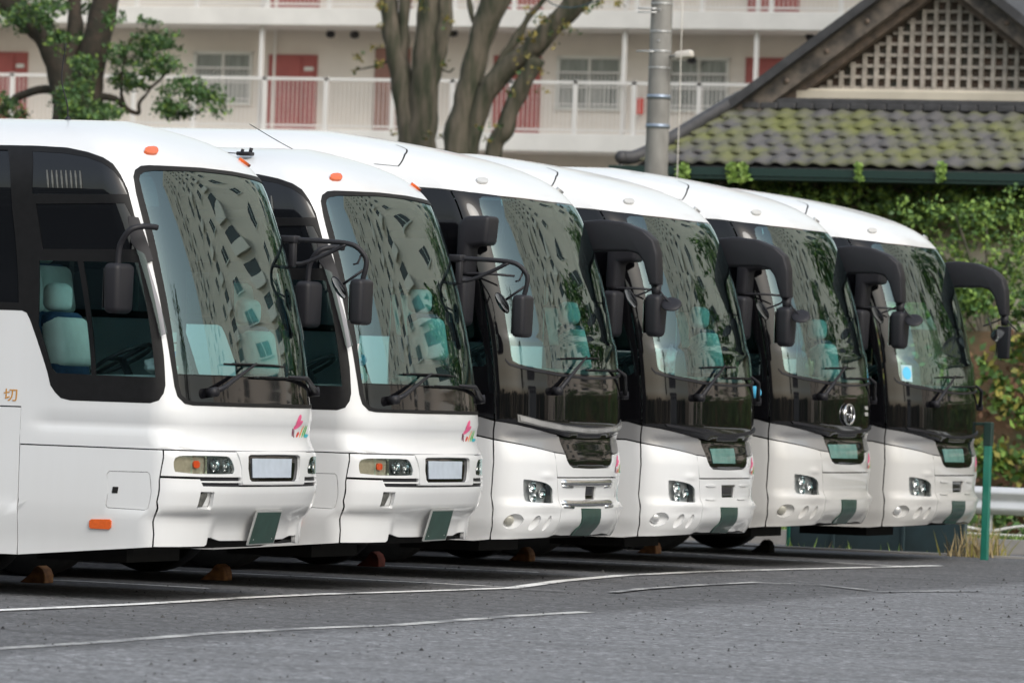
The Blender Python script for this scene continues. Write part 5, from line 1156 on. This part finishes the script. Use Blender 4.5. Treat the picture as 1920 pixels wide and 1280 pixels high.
o=link('foliage',leaf_mesh('foliage',clusters(bl,21)-np.array(p0),None,.068,[BM['ivyl'],BM['ivy']],22,mixw=[.6,.4]),tr)
bm=bmesh.new()
for px,py in ((1790,400),(1850,420),(1900,470),(1760,470),(1880,540)): q=at(px,py,78.2)-p0; tube_bm(bm,[(0,0,-.4),(q.x*.4,q.y*.4,q.z*.45),tuple(q)],[.04,.03,.01],7)
link('stems',bmm('stems',bm,BM['bark'],True),tr)
# ------------------------------------------------------------------ trees
def limb(bm,pts,Y,s=.92):
    P=[];Rr=[]
    for q in pts:
        px,py,w=q[:3]; y=Y+(q[3] if len(q)>3 else 0); P.append(at(px,py,y)); Rr.append(w*.5/(F*math.cos(0)/(y/math.cos(PHI)))*s)
    return P,Rr
def tree(name,label,Y,base,limbs,mt,cat='tree'):
    b=at(*base,Y); root=empty(name,(b.x,b.y,GZ)); tag(root,label,cat)
    bm=bmesh.new()
    for L in limbs:
        P,Rr=limb(bm,L,Y); P=[p-root.location for p in P]; 
        tube_bm(bm,P,Rr,12,True,5)
    for v in bm.verts:
        w=v.co+root.location; d=noise.noise(w*3.0)*.045+noise.noise(Vector((w.x*9,w.y*9,w.z*3)))*.022; v.co+=Vector((d,d*.5,0))
    link('trunk',bmm('trunk',bm,mt,True),root); return root
T1=tree('broadleaf_tree','dark trunked evergreen tree at the left edge, leaning limbs and small leafy sprays',88,(140,300),[
 [(160,1100,120),(150,600,115),(140,300,100),(125,170,70),(100,90,58),(60,40,46),(-30,-30,40)],
 [(150,600,110),(158,300,95),(165,180,66),(178,90,60),(200,0,56),(225,-90,50)],
 [(120,200,50),(130,120,44),(140,60,34),(140,-40,28)],
 [(130,100,34),(95,85,30),(45,45,28),(0,15,26),(-60,-20,22)],
 [(120,172,22),(80,168,18),(40,180,18),(0,205,18),(-50,225,14)],
 [(170,180,20),(215,185,14),(240,205,11),(258,212,9),(262,190,7),(285,165,5)],
 [(285,165,5),(320,130,5),(340,110,3)],[(240,205,8),(225,170,6),(230,120,5),(250,70,4)]],BM['barkd'])
bl=[]
for px,py,rx,ry,n,dy in ((235,100,38,30,330,0),(275,80,40,26,300,.3),(320,75,28,18,130,0),(300,120,42,26,330,-.3),(350,170,45,30,340,0),(395,185,30,26,200,.2),(320,205,38,20,240,0),(230,150,30,26,200,.2),(200,210,26,20,180,-.5),(265,150,30,20,190,0),(290,40,20,10,50,0),
   (80,20,50,26,360,-1.2),(40,30,60,30,330,-.8),(110,70,30,28,220,-1),(140,190,42,36,560,-1.4),(160,130,26,36,240,-1.4),(10,190,24,22,120,-.4),(30,215,22,14,90,0),(180,215,34,14,200,-1.2),(410,205,20,12,70,0),(215,40,20,26,90,-.6),(170,10,50,22,180,.8),(330,210,40,16,160,.2),(60,-40,120,40,600,0),(150,-60,120,40,500,1)):
    p=at(px,py,88+dy)-T1.location; k=88/math.cos(PHI)/F; bl.append((p.x,p.y,p.z,rx*k,.5,ry*k,int(n*1.7)))
link('crown',leaf_mesh('crown',clusters(bl,31),None,.072,[BM['leaf'],BM['ivyl']],32,mixw=[.82,.18]),T1)
T2=tree('bare_tree','tall mossy trunked tree with parallel upright stems in the middle of the gallery front',95,(775,300),[
 [(790,1000,90),(785,400,80),(775,270,60),(762,200,48),(745,110,42),(732,40,40),(722,-40,36)],
 [(785,400,80),(790,262,62),(795,170,58),(800,80,54),(808,0,50),(812,-60,46)],
 [(752,130,26),(757,70,24),(760,0,26),(762,-60,20)],
 [(800,190,26),(822,110,30),(832,40,34),(838,-40,30)],
 [(745,110,6),(700,125,4),(665,132,3)],[(815,120,6),(838,135,4),(850,128,3)]],BM['bark'])
T3=tree('forked_tree','leaning grey barked tree forking toward the upper right beside the upright stems',93,(880,300),[
 [(870,1000,110),(868,500,100),(860,280,62),(872,200,52),(888,120,48),(905,60,52),(930,0,60),(950,-60,60)],
 [(868,500,80),(880,290,34),(905,195,40),(925,158,46),(960,120,40),(1000,90,44),(1040,45,44),(1085,0,50),(1110,-40,48)],
 [(900,480,60),(925,290,36),(945,245,40),(965,190,34),(985,150,40),(1010,110,30)],
 [(905,160,26),(930,130,18),(955,95,16),(965,75,18),(985,40,13),(1020,0,12),(1040,-30,12)],
 [(900,70,16),(890,45,13),(882,10,12),(876,-30,10)],
 [(985,75,10),(1030,50,6)]],BM['bark'])
def sprays(root,Y,L,seed):
    bl=[]; k=Y/math.cos(PHI)/F
    for px,py,rx,ry,n in L: p=at(px,py,Y)-root.location; bl.append((p.x,p.y,p.z,rx*k,.25,ry*k,n))
    link('leaf_sprays',leaf_mesh('leaf_sprays',clusters(bl,seed),None,.075,[BM['autumn'],BM['leaf']],seed,mixw=[.75,.25]),root)
sprays(T2,94.4,[(680,105,18,10,26),(710,118,16,8,22),(700,90,14,8,12),(715,10,16,14,26),(840,125,14,8,18),(835,45,12,14,26),(790,15,20,20,20),(715,60,10,20,14),(665,133,12,4,8),(810,255,14,6,12),(840,255,16,8,14),(735,250,10,10,10)],41)
sprays(T3,92.5,[(1010,25,40,16,40),(1060,45,24,10,24),(1130,8,30,6,26),(1170,4,18,5,14),(1100,15,26,8,20),(1050,62,16,6,12),(1075,60,14,5,10),(985,60,30,22,24),(1000,130,50,30,22),(905,240,16,8,14),(915,265,20,6,16),(930,238,16,6,10),(1020,170,16,6,8),(960,150,26,30,14),(1040,85,12,4,6)],43)
# ------------------------------------------------------------------ utility pole
pb=at(1230,330,75); pole=empty('utility_pole',(pb.x,pb.y,GZ)); tag(pole,'grey concrete utility pole with blue steel bands in front of the gallery','pole')
link('shaft',lathe('shaft',[(.205,-.3),(.165,4.6),(.150,7.5),(.13,10.5)],BM['conc'],28,'Z'),pole)
for py in (182,237): z=at(1233,py,75).z; link('steel_band',lathe('steel_band',[(.164,-.028),(.172,-.028),(.172,.028),(.160,.028)],BM['band'],28,'Z'),pole,loc=(.0,0,z-GZ))
for i,(py) in enumerate((8,60,97,128)): z=at(1233,py,75).z; link('pole_ring',lathe('pole_ring',[(.152,-.008),(.163,-.008),(.163,.008),(.15,.008)],MT['chromed'],24,'Z'),pole,loc=(0,0,z-GZ))
for py,sg in ((20,1),(78,1),(25,-1),(98,-1),(18,-1)): z=at(1233,py,75).z; link('step_bolt',tube('step_bolt',[(0,-.14,0),(sg*.30 if sg<0 else .04,-.17,0)],.010,MT['chromed'],6,False),pole,loc=(0,0,z-GZ))
q=at(1283,103,74.8)-pole.location
link('lamp_arm',tube('lamp_arm',[(.1,0,q.z-.02),(q.x-.1,-.1,q.z)],.025,BM['conc'],8,False),pole)
bm=bmesh.new(); box_bm(bm,(0,0,0),(.26,.15,.11),.035,3,Matrix.Rotation(R(-8),3,'Y')); link('street_light_head',bmm('street_light_head',bm,BM['soffit'],True),pole,loc=q)
o=link('guy_wire',tube('guy_wire',[at(1281,-60,74.2),at(1278,60,74.2),at(1270,325,74.2),at(1268,345,74.2)],.009,BM['soffit'],6,False)); tag(o,'thin pale vertical cable hanging just right of the concrete pole','cable')
w=at(1060,20,85); 
o=link('overhead_wire',tube('overhead_wire',[at(1015,-10,85),at(1040,10,85),at(1080,14,85),at(1130,-2,85),at(1150,-12,85)],.012,BM['panel'],6)); tag(o,'dark overhead wire sagging across the forked tree near the top edge','wire')
# ------------------------------------------------------------------ fence panels, green post, guardrail, verge
for i,(a,b) in enumerate(((1478,1560),(1562,1690),(1692,1806))):
    pa=onz(a,1046+ (a-1478)*.038,-.09); pb_=onz(b,1046+(b-1478)*.038,-.09)
FY0=Vector((-1.55,56.6,0)); FY1=Vector((.55,55.6,0))
def fp(t): return FY0+(FY1-FY0)*t
e0=onz(1478,1042,-.16); e1=onz(1806,1060,-.16)
fe=empty('fence_screen',(e0.x,e0.y,-.16)); tag(fe,'low slate blue sheet screen standing on the ground behind the rightmost bus','fence')
def fpt(t): return (e1-e0)*t
L=(e1-e0).length; ang=math.atan2((e1-e0).y,(e1-e0).x)
ts=[0,.26,.66,1.0]
for i in range(3):
    a,b=fpt(ts[i]),fpt(ts[i+1]); c=(a+b)/2; ll=(b-a).length-.012
    bm=bmesh.new(); box_bm(bm,(0,0,.45),(ll,.02,.90),.003,1)
    n=14; 
    o=link('screen_panel',bmm('screen_panel',bm,BM['panel']),fe,loc=c); o.rotation_euler=(random.uniform(-.01,.01),0,ang)
for t_ in ts:
    o=link('screen_post',box('screen_post',(0,0,.46),(.04,.05,.95),BM['gpost'] if t_==0 else BM['panel'],.005),fe,loc=fpt(t_)); o.rotation_euler=(0,0,ang)
pg=onz(1845,1064,-.12); gpz=at(1857,795,pg.y).z
gp=empty('green_post',(pg.x,pg.y,-.12)); tag(gp,'teal green steel post with a dark top arm right of the last bus','post')
h=gpz+.12; link('shaft',box('shaft',(0,0,h/2),(.075,.075,h),BM['gpost'],.01),gp)
link('top_cap',box('top_cap',(0,0,h-.10),(.088,.088,.24),BM['gutter'],.01),gp)
link('top_arm',box('top_arm',(-.13,0,h-.0),(.30,.05,.03),BM['gutter'],.005),gp)
# net sheet hanging behind the arm
bm=bmesh.new()
bm.free()
# tufts at the post
def tufts(name,label,C,hgt,mats,seed,mixw=None,n_blade=40,spread=.18):
    r=np.random.default_rng(seed); V=[];Fq=[];mi=[]
    for c in C:
        for k in range(n_blade):
            b=np.array(c)+np.append(r.normal(size=2)*spread,0); d=np.append(r.normal(size=2)*.25,1); d/=np.linalg.norm(d); hh=hgt*(.4+.8*r.random()); s=np.cross(d,r.normal(size=3)); s/=np.linalg.norm(s); s*=.006+.004*r.random(); tip=b+d*hh+np.append(r.normal(size=2)*.08*hgt,0); m=b+d*hh*.5
            i=len(V); V+=[b-s,b+s,m+s*.8,m-s*.8,tip]; Fq+=[(i,i+1,i+2,i+3),(i+3,i+2,i+4)]; q=r.choice(len(mats),p=mixw); mi+=[q,q]
    me=pyd(name,V,Fq,False); 
    for m in mats: me.materials.append(m)
    me.polygons.foreach_set('material_index',mi); o=link(name,me); tag(o,label,'grass',kind='stuff'); return o
tufts('dry_grass','dry straw coloured grass tufts around the foot of the green post',[tuple(onz(px,1058,-.12)) for px in (1812,1822,1832,1838,1852,1862)],.42,[BM['dry'],BM['yel']],3,[.8,.2],34,.10)
tufts('weeds','green weeds growing in front of the slate blue screen',[tuple(e0+fpt(t_)+Vector((.06,-.12,0))) for t_ in (.0,.08,.3,.34,.62,.9)],.20,[BM['ivyl'],BM['dry']],5,[.6,.4],14,.10)
# street, kerb, verge behind the lot
sheet('road',[(-60,56.2),(60,56.2),(60,60.4),(-60,60.4)],-.11,ASPH)
link('kerb',boxes('kerb',[((0,56.3,-.07),(120,.18,.10)),((0,60.5,-.03),(120,.2,.16))],BM['kerb']))['kind']='structure'
sheet('verge',[(-60,60.6),(60,60.6),(60,74.8),(-60,74.8)],-.0,mat('verge_soil',(.06,.09,.03),.95,col2=(.10,.08,.05),nscale=3))
gr=[(x,y,0) for x in np.arange(-5.5,.6,.24) for y in np.arange(60.75,61.9,.24)]
tufts('verge_grass','short green verge grass along the street below the guardrail',gr,.10,[BM['grass'],BM['ivyl'],BM['dry']],6,[.6,.3,.1],26,.13)
bl=[(x,63.4+r_.uniform(-.3,.5),.18,.5,.4,.22,150) for x in np.arange(-6,2,.45)]
o=link('undergrowth',leaf_mesh('undergrowth',clusters(bl,51),None,.10,[BM['ivy'],BM['ivyl'],BM['brn']],52,mixw=[.5,.3,.2])); tag(o,'low leafy undergrowth behind the guardrail','undergrowth',kind='stuff')
bl=[]
for px,py,rx,rz,n in ((1840,860,.35,.3,260),(1870,700,.3,.4,120),(1905,770,.3,.3,120),(1890,860,.5,.25,260),(1850,750,.25,.3,110),(1900,650,.4,.2,130)):
    p=at(px,py,73.6); bl.append((p.x,p.y,p.z,rx,.2,rz,n))
o=link('bank_bush',leaf_mesh('bank_bush',clusters(bl,61),None,.12,[BM['ivy'],BM['yel'],BM['ivyl']],62,mixw=[.45,.3,.25])); tag(o,'patchy green and yellow bush at the foot of the brown bank','bush',kind='stuff')
ga=empty('guardrail',(-2,62,0)); tag(ga,'white corrugated guardrail with curved pipe railing below along the street','guardrail')
prof=[(.0,.33),(-.035,.315),(-.075,.28),(-.075,.245),(-.03,.20),(-.03,.15),(-.075,.105),(-.075,.07),(-.035,.03),(.0,.015)]
v=[];n=len(prof)
for x in (-10,12):
    for y,z in prof: v.append((x,y,z+.275))
link('rail_beam',pyd('rail_beam',v,[(i,i+1,n+i+1,n+i) for i in range(n-1)],True,BM['guard']),ga)
for x in (-6.1,-4.1,-2.1,-.05,1.95,3.95): link('rail_post',box('rail_post',(0,.06,.28),(.07,.09,.62),BM['guard'],.01),ga,loc=(x,0,0))
bm=bmesh.new()
for x0 in (-8.05,-6.05,-4.05,-2.05,0.0,2.0): tube_bm(bm,[(x0+.0,.02,.10),(x0+.35,.02,.17),(x0+.9,.02,.215),(x0+1.5,.02,.17),(x0+2.0,.02,.10)],.016,8)
link('arched_pipe',bmm('arched_pipe',bm,BM['pipe'],True),ga)
link('lower_pipe',tube('lower_pipe',[(-10,.02,.06),(12,.02,.06)],.018,BM['pipe'],8,False),ga)
# ------------------------------------------------------------------ surroundings off to the right and behind, seen in the glass
tb=empty('tower_block',(0,0,0)); tag(tb,'tall beige tower block with rows of balconies, mirrored in the windscreens','building')
A0=Vector((62,93,0)); A1=Vector((3.5,97,0)); dirv=(A1-A0).normalized(); nrm_=Vector((-dirv.y,dirv.x,0)); 
if nrm_.dot(Vector((0,45,0))-A0)<0: nrm_=-nrm_
rotm=Matrix((dirv,nrm_,Vector((0,0,1)))).transposed().to_4x4(); rotm.translation=A0
def placed(me): me.transform(rotm); return me
LB=(A1-A0).length; HB=52
link('wall',placed(boxes('wall',[((LB/2,-7,HB/2),(LB,14,HB))],BM['tallw'])),tb)
wl=[];bl2=[];fr_=[]
for fl_ in range(17):
    z=1.2+2.9*fl_
    for i in range(8):
        x=4.2+i*8.6
        wl.append(((x,-.02+.05,z+1.3),(1.5,.1,1.25))); fr_.append(((x,.10,z+.60),(1.8,.12,.12))); fr_.append(((x,.09,z+1.3),(.08,.1,1.25)))
        if i in (1,3,4,6): bl2.append(((x+3.6,.25,z+.65),(2.3,.5,.95))); wl.append(((x+3.6,.03,z+1.5),(1.9,.08,1.7)))
link('windows',placed(boxes('windows',wl,BM['tallg'])),tb,kind='stuff'); link('balconies',placed(boxes('balconies',bl2,BM['tallb'])),tb,kind='stuff'); link('window_sills',placed(boxes('window_sills',fr_,BM['frame'])),tb,kind='stuff')
def rtree(x,y,h,r,label,n=2600,seed=1):
    root=empty('roadside_tree',(x,y,GZ)); tag(root,label,'tree')
    bm=bmesh.new(); tube_bm(bm,[(0,0,-.2),(.1,0,h*.3),(-.1,.1,h*.6),(0,0,h*.85)],[.22,.17,.12,.04],9)
    for k in range(5):
        a=k*1.3; tube_bm(bm,[(0,0,h*.35+k*.3),(math.cos(a)*r*.4,math.sin(a)*r*.4,h*.5+k*.4),(math.cos(a)*r*.8,math.sin(a)*r*.8,h*.65+k*.3)],[.09,.06,.02],6)
    link('trunk',bmm('trunk',bm,BM['bark'],True),root)
    R_=random.Random(seed); b=[(R_.uniform(-.5,.5)*r,R_.uniform(-.5,.5)*r,h*(.4+.5*R_.random()),r*.45,r*.45,h*.14,n//14) for _ in range(14)]
    link('crown',leaf_mesh('crown',clusters(b,seed),None,.34,[BM['leaf'],BM['ivyl']],seed,mixw=[.8,.2]),root)
rtree(34,40,17,3.6,'tall roadside tree right of the parked row, nearest the lot entrance',2600,1)
rtree(6.5,87,16.5,4.6,'broad roadside tree just out of view past the last bus',3200,2)
rtree(0.5,91,17,4.0,'taller roadside tree behind the broad one past the last bus',3200,3)
rtree(12.5,85,13,4.0,'tall bushy roadside tree in front of the tower block',2400,4)
rtree(19,80,5.0,3.2,'rounded roadside tree below the tower block corner',2400,5)
nh=empty('corner_house',(40,52,0)); tag(nh,'two storey white house across the street to the right of the lot','house')
link('wall',boxes('wall',[((0,0,3),(9,8,6.4))],BM['slab']),nh); link('roof',extr('roof',[(-5,6.1),(5,6.1),(0,8.4)],'Y',-4.6,4.6,BM['tiledark']),nh)
for y in (-2.3,0,2.3):
    for z in (1.5,4.4): link('window',boxes('window',[((-4.52,y,z),(.06,1.3,1.2))],BM['tallg']),nh)

# dark flats and trees on the camera's own side of the lot, mirrored in the side windows
sf=empty('long_flats',(-10,-62,0)); tag(sf,'long brown block of flats on the near side of the lot, mirrored in side windows','building')
link('wall',boxes('wall',[((0,-6,11),(120,12,22))],mat('brown_render',(.085,.08,.075),.85,noise_amt=.2,nscale=.4)),sf)
w_=[];b_2=[]
for fl_ in range(7):
    for i in range(26): w_.append(((-57+i*4.5,.03,2.2+3*fl_),(2.2,.1,1.5)))
    b_2.append(((0,.6,.8+3*fl_),(118,1.2,.9)))
link('windows',boxes('windows',w_,BM['tallg']),sf,kind='stuff'); link('balconies',boxes('balconies',b_2,mat('grey_balcony',(.15,.145,.14),.8)),sf,kind='stuff')

bl=[(x,72.2+r_.uniform(-.4,.4),1.3+r_.uniform(-.8,1.3),.9,.5,1.1,420) for x in np.arange(.5,27,.45)]
o=link('shrub_row',leaf_mesh('shrub_row',clusters(bl,71),None,.13,[BM['ivy'],BM['ivyl']],72,mixw=[.85,.15])); tag(o,'dark green shrub row beyond the guardrail to the right of the lot','shrubs',kind='stuff')

bl=[]  # unseen tree belt, added to block low sky mirrored in masks and windscreens
for i in range(90):
    a=R(-70+i*1.25); rr_=72+r_.uniform(-4,4); bl.append((2+rr_*math.cos(a),45+rr_*math.sin(a) if a<R(28) else 45+rr_*math.sin(R(28))-i*.0,r_.uniform(1.5,5.0),2.2,2.2,2.4,110))
o=link('unseen_tree_line',leaf_mesh('unseen_tree_line',clusters([b for b in bl if b[1]<82],91),None,1.0,[BM['ivy'],BM['leaf']],92,mixw=[.5,.5])); tag(o,'unseen belt of dark trees across the street, added to darken the low reflections','trees',kind='stuff')
